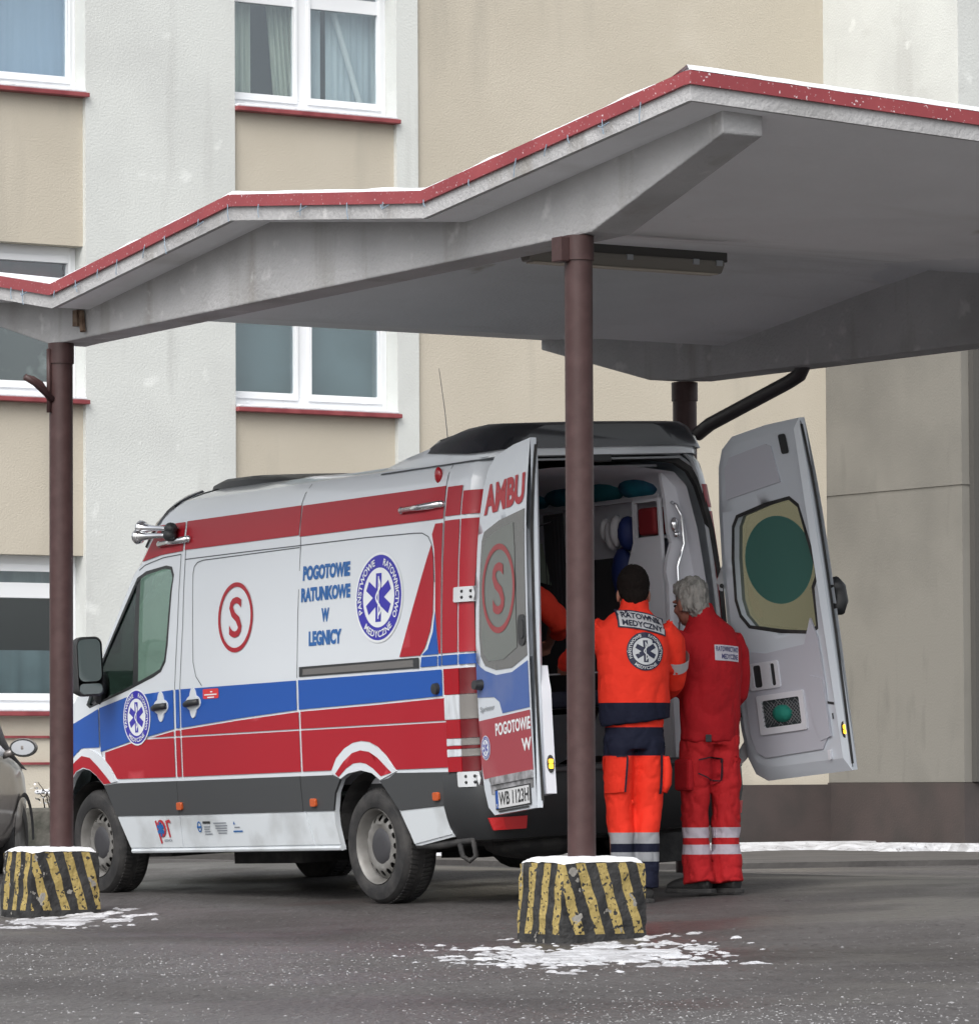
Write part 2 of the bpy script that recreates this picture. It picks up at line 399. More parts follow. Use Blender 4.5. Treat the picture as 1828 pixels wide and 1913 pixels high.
def snow_patch(name, x0, x1, y0, y1, field, nx, ny, h, lift=0.):
    g = G(); vs = []
    for j in range(ny + 1):
        for i in range(nx + 1):
            x = x0 + (x1 - x0) * i / nx; y = y0 + (y1 - y0) * j / ny
            v = field(x, y); vs.append((x, y, gz(x, y) + lift + max(-.03, min(h, v))))
    fs = []
    for j in range(ny):
        for i in range(nx):
            q = (j * (nx + 1) + i, j * (nx + 1) + i + 1, (j + 1) * (nx + 1) + i + 1, (j + 1) * (nx + 1) + i)
            if max(vs[k][2] - gz(vs[k][0], vs[k][1]) for k in q) - lift > -.012: fs.append(q)
    g.add(vs, fs); return tag(g.obj(name, SLUSH, smooth=True), None, None, kind='structure')
def blob(cx, cy, rx, ry, amp, sc, h):
    def f(x, y):
        d = math.hypot((x - cx) / rx, (y - cy) / ry)
        n = noise.fractal(Vector((x * sc, y * sc * .35, 3.1)), 1.0, 2.0, 4)
        return h * 3 * (1 - d + amp * n)
    return f

def streak(cx, cy, rx, ry):
    def f(x, y):
        d = math.hypot((x - cx) / rx, (y - cy) / ry)
        n = noise.fractal(Vector((x * 4.5, y * 2.2, 3.1)), 1.0, 2.0, 4); m_ = noise.fractal(Vector((x * 12, y * 5, 8.1)), .8, 2.0, 3)
        return .030 * (.64 - d + .60 * n + .65 * m_)
    return f
# ------------------------------------------------------------------ hospital building
HB = thing('hospital_building', 'beige and white rendered hospital wing with white windows behind the canopy', 'building', W(9, 16, 0), MROT)
def hb(p, q, z): return (p - 9, q - 16, z)
def hbox(g, p0, p1, q0, q1, z0, z1, mi=0): a = hb(p0, q0, z0); b = hb(p1, q1, z1); return g.box(a[0], b[0], a[1], b[1], a[2], b[2], mi)
ZB, ZT = -.4, 13.5
rows = [(1.45, 2.98), (4.53, 6.05), (7.58, 9.12), (10.64, 12.1)]
colsw = [(3.35, 5.44), (7.14, 9.06), (-.35, 1.65)]
g = G(); hbox(g, 5.44, 7.14, 16.0, 17.5, ZB, ZT); g.obj('white_pier', WHITE_PLASTER, HB)
g = G(); hbox(g, 9.06, 9.32, 16.0, 17.5, ZB, ZT); g.obj('white_pilaster', WHITE_PLASTER, HB)
g = G(); hbox(g, 1.65, 3.35, 16.0, 17.5, ZB, ZT); g.obj('white_pier', WHITE_PLASTER, HB)
g = G(); hbox(g, -6, -.35, 16.0, 17.5, ZB, ZT); g.obj('white_pier', WHITE_PLASTER, HB)
g = G(); hbox(g, 9.32, 14.6, 16.04, 17.5, .675, ZT); g.obj('beige_wall', BEIGE_PLASTER, HB)
for (c0, c1) in colsw:
    g = G(); zz = ZB
    for (z0, z1) in rows: hbox(g, c0, c1, 16.06, 16.6, zz, z0 - .05); zz = z1
    hbox(g, c0, c1, 16.06, 16.6, zz, ZT)
    hbox(g, c0, c1, 17.0, 17.5, ZB, ZT)
    g.obj('beige_spandrel', BEIGE_PLASTER, HB)
g = G(); hbox(g, -6, 9.06, 17.5, 28, ZB, ZT); hbox(g, 9.06, 26, 17.5, 28, ZB, ZT); g.obj('building_core', BEIGE_PLASTER, HB)
# projecting wing on the right
g = G(); hbox(g, 14.6, 26, 13.68, 17.5, 3.835, 6.2); hbox(g, 14.6, 26, 13.68, 17.5, .695, 3.80); hbox(g, 14.612, 26, 13.692, 17.5, 3.80, 3.835); g.obj('wing_wall', PANEL_SHADED, HB)
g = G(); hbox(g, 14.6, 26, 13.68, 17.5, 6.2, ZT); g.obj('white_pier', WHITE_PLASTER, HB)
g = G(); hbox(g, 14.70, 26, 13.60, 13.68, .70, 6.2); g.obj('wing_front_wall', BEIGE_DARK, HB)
g = G(); hbox(g, 9.32, 14.58, 15.98, 17.5, ZB, .675); hbox(g, 14.58, 26, 13.66, 17.5, ZB, .69); g.obj('plinth', PLINTH, HB)
# red trim lines of the ground floor spandrel (left)
g = G()
for z in (1.19, .93): hbox(g, 3.35, 5.435, 16.03, 16.06, z - .012, z + .012)
g.obj('trim_strip', SILL_RED, HB)
def window(c0, c1, z0, z1, kind):
    q = 16.22; mid = c0 + (c1 - c0) * .475; fr = .05
    g = G()
    hbox(g, c0, c0 + fr, q, q + .09, z0, z1); hbox(g, c1 - fr - .01, c1, q, q + .09, z0, z1)
    hbox(g, c0 + fr, c1 - fr - .01, q, q + .09, z0, z0 + .13); hbox(g, c0 + fr, c1 - fr - .01, q, q + .09, z1 - .11, z1)
    hbox(g, mid - .06, mid + .06, q, q + .09, z0 + .13, z1 - .11)
    if kind == 'ground': hbox(g, c0 + fr, mid - .06, q, q + .09, z1 - .42, z1 - .27); hbox(g, mid + .06, c1 - fr - .01, q, q + .09, z1 - .42, z1 - .27)
    if kind == 'curtain': hbox(g, c0 + fr, mid - .06, q, q + .09, z1 - .44, z1 - .30); hbox(g, mid + .06, c1 - fr - .01, q, q + .09, z1 - .44, z1 - .30)
    # inner sash rims
    for a, b in ((c0 + fr, mid - .06), (mid + .06, c1 - fr - .01)):
        hbox(g, a, a + .035, q - .022, q + .05, z0 + .10, z1 - .09); hbox(g, b - .035, b, q - .022, q + .05, z0 + .10, z1 - .09)
        hbox(g, a + .035, b - .035, q - .022, q + .05, z0 + .10, z0 + .17); hbox(g, a + .035, b - .035, q - .022, q + .05, z1 - .16, z1 - .09)
        for t in (.25, .8): hbox(g, a + (b - a) * t - .02, a + (b - a) * t + .02, q - .03, q - .022, z0 + .055, z0 + .07)
    f = g.obj('window', PVC, HB, bevel=.008)
    g = G(); hbox(g, c0 + .05, c1 - .05, q + .03, q + .038, z0 + .08, z1 - .08); g.obj('pane', PANE, f)
    g = G(); hbox(g, c0, c1, 16.10, 16.225, z0 - .05, z0 + .004); hbox(g, c0 - .0, c1 + .02, 15.94, 16.10, z0 - .055, z0 - .012); g.obj('sill', SILL_RED, f, bevel=.006)
    g = G(); hbox(g, c0 + .01, c1 - .01, 15.95, 16.2, z0 - .011, z0 + .016)
    g.obj('sill_snow', SNOW, f, bevel=.008)
    g = G(); hbox(g, c0, c1, 16.75, 16.8, z0 - .05, z1); g.obj('dark_interior', DARK, f)
    def sheet(nm, a0, a1, b0, b1, m, qq=16.42, wav=.03, k=14, lean=0.):
        g = G(); n = 40
        vs = [hb(a0 + (a1 - a0) * i / n + (lean * (1 - j)), qq + wav * math.sin(i * k / n * 6.28), b0 + (b1 - b0) * j) for j in (0, 1) for i in range(n + 1)]
        g.add(vs, [(i, i + 1, n + 2 + i, n + 1 + i) for i in range(n)]); g.obj(nm, m, f, smooth=True)
    if kind == 'blue': sheet('blind', c0, c1, z0, z1, BLIND_BLUE, wav=.002)
    if kind == 'curtain':
        sheet('curtain', c0, c0 + .42, z0, z1, CURTAIN, k=5); sheet('curtain', c0 + .57, mid, z0, z1, CURTAIN, k=6, lean=.14)
        sheet('blind', mid, mid + .34, z0, z1, BLIND_PALE, wav=.008, k=5); sheet('blind', mid + .40, c1, z0, z1, BLIND_PALE, wav=.008, k=8)
        g = G(); g.tube([hb(mid + .42, 16.36, z1 - .3), hb(c1 - .2, 16.36, z0 + .1)], .03, 8); g.obj('diagonal_strip', PVC, f)
    if kind == 'teal': sheet('blind', c0, c1, z0, z1, BLIND_TEAL, wav=.0)
    if kind == 'frost': sheet('film', c0, c1, z0, z0 + .9, FROST, wav=.0); sheet('shutter', c0, c1, z1 - .30, z1 - .13, SILL_RED, wav=0)
    if kind == 'ground': sheet('blind', c0, c1, z1 - .3, z1, BLIND_PALE, wav=0); sheet('curtain', c0, c1, z0, z0 + .6, BLIND_TEAL, wav=.02, k=8)
for ci, (c0, c1) in enumerate(colsw):
    for ri, (z0, z1) in enumerate(rows):
        if ci == 2 and ri == 3: continue
        kind = {(0, 2): 'blue', (1, 2): 'curtain', (1, 1): 'teal', (0, 1): 'frost', (0, 0): 'ground'}.get((ci, ri), 'teal')
        window(c0, c1, z0, z1, kind)
# small wall bracket with wire on the beige wall
g = G(); g.tube([hb(10.9, 16.0, 4.37), hb(12.1, 15.93, 4.45)], .008, 6); hbox(g, 12.08, 12.12, 15.9, 16.05, 4.36, 4.50); g.obj('wall_bracket', GREYTRIM, HB)

# ------------------------------------------------------------------ canopy
CP = thing('canopy', 'folded concrete entrance canopy with red snowy fascia', 'canopy', W(0, 0, 0), MROT)
PF = -2.6                                     # fascia plane
prof = [(3.35, 4.06, 3.92), (1.88, 3.965, 3.815), (1.11, 3.835, 3.695), (-1.13, 4.145, 4.005), (-3.23, 3.935, 3.785), (-5.69, 4.255, 4.11)]   # q, top, soffit
PBK = 2.95
g = G(); n = len(prof)
vs = []
for p in (PF, PBK):
    for (q, zt, zs) in prof:
        if p == PBK: zt -= .22 if q < -5 else .05; zs -= .22 if q < -5 else 0
        vs += [(p, q, zt - .005), (p, q, zs)]
fs = []
for i in range(n - 1):
    a, b = 2 * i, 2 * i + 2; k = 2 * n
    fs += [(a + 1, b + 1, b + 1 + k, a + 1 + k), (a, a + k, b + k, b), (a, b, b + 1, a + 1), (a + k, a + 1 + k, b + 1 + k, b + k)]
fs += [(0, 1, 1 + 2 * n, 2 * n), (2 * n - 2, 2 * n - 2 + 2 * n, 2 * n - 1 + 2 * n, 2 * n - 1)]
g.add(vs, fs); g.obj('roof_slab', SOFFIT, CP)
# pale edge band standing proud of the slab, and red metal strip above it
def edge(name, m, o, za, zb, th, z_ref=1):
    g = G()
    def ln(P0, P1, nrm):
        vs = []
        for (pt, zt, zs) in (P0, P1):
            for d in (o, o + th):
                for z in (zt + za, zt + zb): vs.append((pt[0] + nrm[0] * d, pt[1] + nrm[1] * d, z))
        g.add(vs, [(0, 1, 3, 2), (4, 6, 7, 5), (0, 2, 6, 4), (1, 5, 7, 3), (0, 4, 5, 1), (2, 3, 7, 6)])
    for i in range(n - 1): ln(((PF, prof[i][0]), prof[i][1], 0), ((PF, prof[i + 1][0]), prof[i + 1][1], 0), (-1, 0))
    e = prof[-1]; ln(((PF - o - th, e[0]), e[1], 0), ((PBK, e[0]), e[1] - .22, 0), (0, -1))
    return g.obj(name, m, CP)
edge('edge_band', CONC, .001, -.146, -.066, .03); edge('red_fascia', FASCIA_RED, .001, -.066, .002, .05)
def endz(p): return 4.255 - .22 * (p - PF) / (PBK - PF)
# snow along the roof
g = G(); K = 160
def prof_at(q):
    for i in range(n - 1):
        q0, q1 = prof[i][0], prof[i + 1][0]
        if q1 <= q <= q0: t = (q0 - q) / (q0 - q1); return prof[i][1] * (1 - t) + prof[i + 1][1] * t
    return prof[-1][1]
vs = []
for i in range(K + 1):
    q = prof[0][0] + (prof[-1][0] - .03 - prof[0][0]) * i / K; zt = prof_at(max(q, prof[-1][0]))
    h = .022 + .012 * noise.noise(Vector((q * 3, 0, 0))); e = .03 + .025 * noise.noise(Vector((q * 5, 5, 0)))
    for p, z in ((PF - e, zt + .004), (PF - e * .5, zt + h), (PF + .4, zt + h * .7 - .04 * (i / K)), (PBK, zt + h * .5 - .05 - .26 * (i / K))): vs.append((p, q, z))
fs = [(i * 4 + j, i * 4 + j + 1, i * 4 + 5 + j, i * 4 + 4 + j) for i in range(K) for j in range(3)]
g.add(vs, fs)
vs = []
for i in range(81):
    p = PF - .05 + (PBK - PF) * i / 80; zt = endz(p); h = .03 + .01 * noise.noise(Vector((p * 3, 9, 0)))
    q = prof[-1][0] - .045 - .015 * noise.noise(Vector((p * 5, 2, 0)))
    for a, z in ((q, zt + .004), (q + .02, zt + h), (q + .5, zt + h - .16)): vs.append((p, a, z))
g.add(vs, [(i * 3 + j, i * 3 + j + 1, i * 3 + 4 + j, i * 3 + 3 + j) for i in range(80) for j in range(2)])
g.obj('roof_snow', SNOW, CP, smooth=True)
# the two haunched beams
def soff_at(q):
    for i in range(n - 1):
        q0, q1 = prof[i][0], prof[i + 1][0]
        if q1 <= q <= q0: t = (q0 - q) / (q0 - q1); return prof[i][2] * (1 - t) + prof[i + 1][2] * t
    return prof[-1][2]
def beam(p0, p1, bot, drop=0.):
    g = G(); qs = sorted(set([a for a, b in bot] + [a[0] for a in prof if bot[-1][0] < a[0] < bot[0][0]]), reverse=True)
    def zb(q):
        for i in range(len(bot) - 1):
            if bot[i + 1][0] <= q <= bot[i][0]: t = (bot[i][0] - q) / (bot[i][0] - bot[i + 1][0]); return bot[i][1] * (1 - t) + bot[i + 1][1] * t
    vs = []
    for q in qs:
        zt = soff_at(q) + .03
        for p in (p0, p1): vs += [(p, q, zb(q)), (p, q, zt)]
    fs = []
    for i in range(len(qs) - 1):
        a, b = 4 * i, 4 * i + 4; fs += [(a, a + 2, b + 2, b), (a, b, b + 1, a + 1), (a + 2, a + 3, b + 3, b + 2), (a + 1, b + 1, b + 3, a + 3)]
    m_ = len(vs) - 4; fs += [(0, 1, 3, 2), (m_, m_ + 2, m_ + 3, m_ + 1)]
    g.add(vs, fs); return g.obj('beam', CONC, CP, bevel=.01)
beam(-2.37, -2.12, [(3.3, 3.80), (2.38, 3.70), (1.62, 3.515), (1.45, 3.52), (-4.25, 3.60), (-4.45, 3.605), (-5.62, 3.98)])
beam(2.47, 2.73, [(3.35, 3.85), (2.0, 3.53), (1.6, 3.50), (-3.2, 3.48), (-3.6, 3.5), (-4.9, 3.80)])
g = G(); g.box(-2.41, -2.373, 1.2, 1.26, 3.60, 3.70); g.tube([(-2.39, 1.18, 3.69), (-2.395, 1.15, 3.56)], .02, 6); g.obj('rusty_bracket', mat('rust', (.20, .14, .10), .9, col2=(.1, .06, .04), ns=20), CP)
# unlit fairy light remnants hanging below the red strip
ICE = mat('pale_plastic_wire', (.22, .30, .38), .4)
q = 3.0
while q > -5.6:
    g = G()
    zt = prof_at(q) - .066; p = PF - .055; L = random.uniform(.02, .10); dq = random.uniform(-.03, .03)
    g.tube([(p, q, zt + .01), (p - .004, q + dq * .5, zt - L * .5), (p, q + dq, zt - L)], .0028, 5)
    if random.random() < .2: g.tube([(p, q - .06, zt - .012), (p - .006, q, zt - .03), (p, q + random.uniform(.02, .06), zt - random.uniform(.0, .05))], .003, 5)
    g.obj('fairy_light', ICE, CP); q -= random.uniform(.14, .5)


# pillars
def pillar(name_label, p, q, zb, zt, r, cap=True):
    b = W(p, q, 0); t = thing('support_pillar', name_label, 'pillar', (b.x, b.y, zb), MROT, 'brown steel canopy pillars')
    g = G(); g.lathe([(0, 0), (r, 0), (r, zt - zb), (0, zt - zb)], (0, 0, 0), 'z', 40); g.obj('shaft', PIPE_BROWN, t, auto=40)
    if cap: g = G(); g.lathe([(r + .001, zt - zb - .13), (r + .008, zt - zb - .13), (r + .008, zt - zb - .002), (r + .001, zt - zb - .002)], (0, 0, 0), 'z', 40); g.obj('collar', PIPE_BROWN, t, auto=40)
    return t
P1 = (-2.35, 1.53); P2 = (-2.35, -4.30); P3 = (2.6, 1.75)
t = pillar('brown pipe pillar in front of the ambulance cab with flag holders near its top', *P1, .33, 3.52, .074)
g = G()
for k, (dx, dy) in enumerate(((-.02, .0), (.05, .02), (.12, .04))):
    g.tube([(-.07, -.02 + k * .012, 2.83), (-.13 - .035 * (2 - k), -.03 + .03 * k, 2.93), (-.17 - .05 * (2 - k), -.03 + .05 * k, 2.965)], .021, 10)
g.tube([(-.085, 0, 2.75), (-.085, 0, 3.15)], .016, 8)
g.obj('flag_holder', PIPE_BROWN, t, smooth=True)
t = pillar('brown pipe pillar beside the open rear doors of the ambulance', *P2, .33, 3.60, .0735)
g = G(); g.box(-.13, -.074, -.03, .06, 3.13, 3.26); g.obj('junction_box', PIPE_BROWN, t, bevel=.006)
t = pillar('dark pipe pillar behind the ambulance with a drainpipe joining it', *P3, .05, 3.50, .083)
# drainpipe
def lp(p, q, z): return W(p, q, z)
g = G(); g.tube([lp(2.6, 1.60, 3.13), lp(2.6, 1.45, 3.19), lp(2.6, .55, 3.41), lp(2.6, .42, 3.45), lp(2.6, .38, 3.50), lp(2.6, .37, 3.60)], .048, 16)
tag(g.obj('drainpipe', mat('dark_drain', (.035, .03, .032), .5), smooth=True), 'dark drainpipe slanting from the canopy soffit to the rear pillar', 'drainpipe')
# fluorescent lamp
FL = thing('fluorescent_lamp', 'grey tubular lamp fixed under the canopy soffit', 'lamp', W(-1.27, -3.14, 3.69), MROT)
g = G(); g.add([(x, y, z) for x in (-.65, .65) for (y, z) in ((-.065, -.015), (.065, -.015), (.065, -.04), (.036, -.085), (-.036, -.085), (-.065, -.04))],
    [(0, 1, 7, 6), (1, 2, 8, 7), (2, 3, 9, 8), (3, 4, 10, 9), (4, 5, 11, 10), (5, 0, 6, 11), (5, 4, 3, 2, 1, 0), (6, 7, 8, 9, 10, 11)]); g.obj('diffuser', LAMP_GREY, FL, bevel=.008)
g = G(); g.box(-.68, .68, -.05, .05, -.02, .035); g.obj('housing', mat('lamp_back', (.05, .048, .045), .6), FL, bevel=.005)
g = G(); g.box(-.62, .62, -.040, .040, -.092, -.084); g.obj('lip', LAMP_LIP, FL, bevel=.003)
g = G()
for x in (-.5, 0, .45, .61): g.box(x - .02, x + .02, -.072, .072, -.045, -.015)
split_obj(g, 'clip', GREYTRIM, FL)

# painted concrete blocks
def block(label, p, q, zt, hw, hd, seed):
    b = W(p, q, 0); z0 = gz(b.x, b.y) - .03; t = thing('concrete_block', label, 'concrete block', (b.x, b.y, z0), MROT, 'striped pillar footings')
    h = zt - z0
    g = G(); N = 26
    def face(c00, c10, c11, c01):
        vs = []
        for j in range(N + 1):
            for i in range(N + 1):
                a = Vector(c00).lerp(Vector(c10), i / N); d = Vector(c01).lerp(Vector(c11), i / N); v = a.lerp(d, j / N); vs.append(v)
        g.add(vs, [(j * (N + 1) + i, j * (N + 1) + i + 1, (j + 1) * (N + 1) + i + 1, (j + 1) * (N + 1) + i) for j in range(N) for i in range(N)])
    e = .93
    B = [(-hw, -hd, 0), (hw, -hd, 0), (hw, hd, 0), (-hw, hd, 0)]; T_ = [(-hw * e, -hd * e, h), (hw * e, -hd * e, h), (hw * e, hd * e, h), (-hw * e, hd * e, h)]
    for i in range(4): face(B[i], B[(i + 1) % 4], T_[(i + 1) % 4], T_[i])
    face(T_[0], T_[1], T_[2], T_[3])
    def ch(v):
        d = .012 * noise.fractal(Vector((v.x * 9 + seed, v.y * 9, v.z * 9)), 1., 2., 3)
        c = max(0, abs(v.x) / hw + abs(v.y) / hd - 1.62) * .10
        k = 1 - c + d / .3; return Vector((v.x * k, v.y * k, v.z - (c * .35 if v.z > h * .9 else 0)))
    g.xf(ch)
    m = mat('black_yellow_paint', (.03, .03, .03), .8, col2=(.012, .012, .013), ns=8, bump=.6, bs=30); T = m.node_tree; b_ = T.nodes['Principled BSDF']
    L = T.links; tc = T.nodes.new('ShaderNodeTexCoord'); sx = T.nodes.new('ShaderNodeSeparateXYZ'); L.new(tc.outputs['Object'], sx.inputs[0])
    ge = T.nodes.new('ShaderNodeNewGeometry')
    def mth(op, a, b=None):
        nd = T.nodes.new('ShaderNodeMath'); nd.operation = op
        for k, v in ((0, a), (1, b)):
            if v is None: continue
            if isinstance(v, (int, float)): nd.inputs[k].default_value = v
            else: L.new(v, nd.inputs[k])
        return nd.outputs[0]
    nz = T.nodes.new('ShaderNodeTexNoise'); nz.inputs['Scale'].default_value = 9; nz.inputs['Detail'].default_value = 6; L.new(tc.outputs['Object'], nz.inputs['Vector'])
    nv = T.nodes.new('ShaderNodeTexNoise'); nv.inputs['Scale'].default_value = 42; nv.inputs['Detail'].default_value = 4; L.new(tc.outputs['Object'], nv.inputs['Vector'])
    # stripes: along x on the front, along y on the side faces (normal decides)
    vt = T.nodes.new('ShaderNodeVectorTransform'); vt.vector_type = 'NORMAL'; vt.convert_from = 'WORLD'; vt.convert_to = 'OBJECT'; L.new(ge.outputs['True Normal'], vt.inputs[0])
    sn = T.nodes.new('ShaderNodeSeparateXYZ'); L.new(vt.outputs[0], sn.inputs[0])
    fr = mth('GREATER_THAN', mth('ABSOLUTE', sn.outputs[1]), mth('ABSOLUTE', sn.outputs[0]))
    wob = mth('MULTIPLY', mth('SUBTRACT', nz.outputs['Fac'], .5), .018)
    cx = mth('ADD', mth('ADD', sx.outputs[0], mth('MULTIPLY', sx.outputs[2], .30)), wob)
    cy = mth('ADD', mth('ADD', sx.outputs[1], mth('MULTIPLY', sx.outputs[2], .10)), wob)
    sel = T.nodes.new('ShaderNodeMix'); L.new(fr, sel.inputs[0]); L.new(cy, sel.inputs[2]); L.new(cx, sel.inputs[3])
    ph = mth('FRACT', mth('ADD', mth('MULTIPLY', sel.outputs[0], 1 / .125), 10.0 + seed * .13))
    yel = mth('LESS_THAN', ph, .47)
    wear = mth('LESS_THAN', nv.outputs['Fac'], .59)
    yel = mth('MULTIPLY', yel, wear); yel = mth('MULTIPLY', yel, mth('GREATER_THAN', sx.outputs[2], .065))
    mx = T.nodes.new('ShaderNodeMix'); mx.data_type = 'RGBA'; mx.inputs['B'].default_value = (.33, .25, .085, 1)
    src = b_.inputs['Base Color'].links[0].from_socket; L.new(src, mx.inputs['A']); L.new(yel, mx.inputs['Factor'])
    chp = mth('GREATER_THAN', nz.outputs['Fac'], .655)
    mx2 = T.nodes.new('ShaderNodeMix'); mx2.data_type = 'RGBA'; mx2.inputs['B'].default_value = (.22, .21, .19, 1)
    L.new(mx.outputs['Result'], mx2.inputs['A']); L.new(chp, mx2.inputs['Factor']); L.new(mx2.outputs['Result'], b_.inputs['Base Color'])
    g.obj('footing', m, t)
    g = G(); K = 30; vs = []
    for j in range(K + 1):
        for i in range(K + 1):
            a, b2 = -1 + 2 * i / K, -1 + 2 * j / K; r_ = max(abs(a), abs(b2)); nn = noise.noise(Vector((a * 4 + seed, b2 * 4, 1)))
            x = a * hw * e * (1.005 + .02 * nn); y = b2 * hd * e * (1.005 + .02 * nn)
            c = max(0, abs(a) + abs(b2) - 1.62) * .10
            vs.append((x * (1 - c * 1.0), y * (1 - c), h + .028 * (1 - r_ ** 6) + .006 * nn + .004 - c * .3))
    g.add(vs, [(j * (K + 1) + i, j * (K + 1) + i + 1, (j + 1) * (K + 1) + i + 1, (j + 1) * (K + 1) + i) for j in range(K) for i in range(K)])
    g.obj('snow_cap', SNOW, t, smooth=True)
    return t
block('yellow and black striped footing under the pillar by the ambulance cab', P1[0] - .05, P1[1] + .05, .325, .255, .215, 1)
block('yellow and black striped footing under the pillar by the open rear doors', *P2, .335, .275, .225, 3)
bp = W(*P2); snow_patch('snow', bp.x - 1.3, bp.x + 1.3, bp.y - 4.2, bp.y + 1.4, streak(bp.x + .02, bp.y - 1.55, .78, 1.75), 300, 260, .010)
bp = W(*P1); snow_patch('snow', bp.x - 1.0, bp.x + 1.2, bp.y - 2.9, bp.y + 1.2, streak(bp.x + .12, bp.y - .9, .50, 1.2), 200, 200, .010)
def wall_snow(x, y):
    p, q = inv_pq(x, y); d = 9.
    if p < 14.5: d = min(d, abs(q - 15.1))
    if 13.2 < q < 15.6: d = min(d, abs(p - 13.9))
    if p > 13.8: d = min(d, abs(q - 12.9))
    nn = noise.fractal(Vector((x * 1.3, y * 1.3, 0)), 1., 2., 4)
    return .10 * (1 - d / (.55 + .35 * nn)) + .02 * nn
snow_patch('snow', -7, 10, 32, 58, wall_snow, 220, 260, .08, .05)

# ------------------------------------------------------------------ ambulance
VR_, VP_ = R(-2.83), R(1.04)
VT = Vector((.118, 28.64, .086))
Mv = Matrix.Translation(VT) @ Matrix.Rotation(YAW, 4, 'Z') @ Matrix.Rotation(VP_, 4, 'Y') @ Matrix.Rotation(VR_, 4, 'X')
AMB = thing('ambulance', 'white, red and blue high-roof ambulance with its rear doors wide open', 'ambulance')
AMB.matrix_world = Mv
PZ = [.25, .3, .55, .8, 1.1, 1.4, 1.7, 2.0, 2.3, 2.45, 2.55, 2.60, 2.64]; PY = [.95, .955, .985, .99, .985, .975, .955, .93, .895, .868, .842, .812, .755]
def Yp(z): return float(np.mean(np.interp([z - .025, z - .012, z, z + .012, z + .025], PZ, PY)))
RC_ = .10; X0 = -1.10; AL = RC_ * math.pi / 2
def fS(X, z, off=0., s=1):
    y = Yp(z)
    if X > 3.9: y -= .25 * ((X - 3.9) / .78) ** 2
    if X >= X0: return (X, s * (y + off), z)
    t = X0 - X
    if t < AL:
        a = t / RC_; return (X0 - (RC_ + off) * math.sin(a), s * (y - RC_ + (RC_ + off) * math.cos(a)), z)
    return (X0 - RC_ - off, s * (y - RC_ - (t - AL)), z)
def fL(X, z, off=0.): return fS(X, z, off, 1)
def fR(X, z, off=0.): return fS(X, z, off, -1)
XE = X0 - AL + .012
ARCH_R = [(-.464, .312), (-.40, .42), (-.337, .532), (-.241, .645), (-.154, .723), (-.062, .768), (.068, .788), (.221, .774), (.318, .742), (.389, .656), (.423, .543), (.433, .455), (.411, .301)]
ARCH_F = [(3.147, .304), (3.274, .552), (3.352, .672), (3.426, .76), (3.525, .825), (3.619, .865), (3.715, .88), (3.816, .858), (3.9, .80), (4.0, .69), (4.06, .55), (4.085, .40), (4.1, .3)]
FRONT = [(4.55, .28), (4.66, .4), (4.68, .7), (4.62, .95), (4.4, 1.12), (3.85, 1.325), (3.468, 1.59), (2.997, 2.169), (2.901, 2.236), (2.80, 2.36), (2.66, 2.51), (2.46, 2.62)]
WIN = [(2.447, 2.13), (2.481, 2.185), (2.56, 2.197), (2.652, 2.19), (2.834, 2.174), (2.953, 2.137), (3.143, 1.921), (3.426, 1.608), (3.655, 1.315), (3.608, 1.292), (3.048, 1.396), (2.70, 1.47), (2.60, 1.50), (2.539, 1.561), (2.51, 1.676), (2.466, 2.041)]
SIDE = [(-.893, .368)] + ARCH_R + ARCH_F + FRONT + [(1.5, 2.62), (0, 2.62), (X0 - .04, 2.62), (X0 - AL, 2.62), (XE, 2.58), (XE, 2.40), (XE, 1.5), (XE, .74), (-.96, .74), (-.90, .60)]
g = G()
for fn in (fL, fR): panel(g, SIDE, fn, [WIN], thick=.03, step=.075)
# roof
YT = Yp(2.62)
def zroof(x, y): return 2.62 + (.08 + .04 * sstep((x - .8) / 1.6)) * (1 - min(1, abs(y) / YT) ** 2.3)
vs = []; rx = [-1.2, -1.14, -1.0] + [-.8 + .2 * i for i in range(17) if -.8 + .2 * i < 2.4] + [2.46]; ry = [YT * a for a in (-1, -.975, -.925, -.83, -.63, -.31, 0, .31, .63, .83, .925, .975, 1)]
for x in rx:
    for y in ry: vs.append((x if abs(y) < YT * .99 else max(x, X0 - .08), y, zroof(x, y)))
k = len(ry); g.add(vs, [(i * k + j, i * k + j + 1, (i + 1) * k + j + 1, (i + 1) * k + j) for i in range(len(rx) - 1) for j in range(k - 1)])
# front skin
PS = [(2.46, 2.62), (2.66, 2.51), (2.80, 2.36), (2.901, 2.236), (2.997, 2.169), (3.15, 1.98), (3.468, 1.59), (3.85, 1.325), (4.4, 1.12), (4.62, .95), (4.68, .7), (4.66, .4), (4.55, .28)]
PC = [(2.56, 2.74), (2.95, 2.74), (3.27, 2.66), (3.44, 2.47), (3.46, 2.27), (3.55, 2.04), (3.86, 1.68), (4.2, 1.38), (4.62, 1.18), (4.86, .95), (4.9, .7), (4.88, .4), (4.75, .28)]
fy = [1, .97, .9, .78, .6, .35, 0, -.35, -.6, -.78, -.9, -.97, -1]
def skin(g, k0, k1, inset=0., mi=0, lim=1.):
    vs = []
    for i in range(k0, k1 + 1):
        yw = fS(PS[i][0], PS[i][1])[1]
        for f in fy:
            f = f * lim; t = 1 - abs(f) ** 2.6
            vs.append((PS[i][0] + (PC[i][0] - PS[i][0]) * t - inset, yw * f, PS[i][1] + (PC[i][1] - PS[i][1]) * t))
    m = len(fy); g.add(vs, [(i * m + j, i * m + j + 1, (i + 1) * m + j + 1, (i + 1) * m + j) for i in range(k1 - k0) for j in range(m - 1)], mi)
skin(g, 0, 4); skin(g, 7, 12)
BODY = g.obj('body', PAINT, AMB, auto=35)
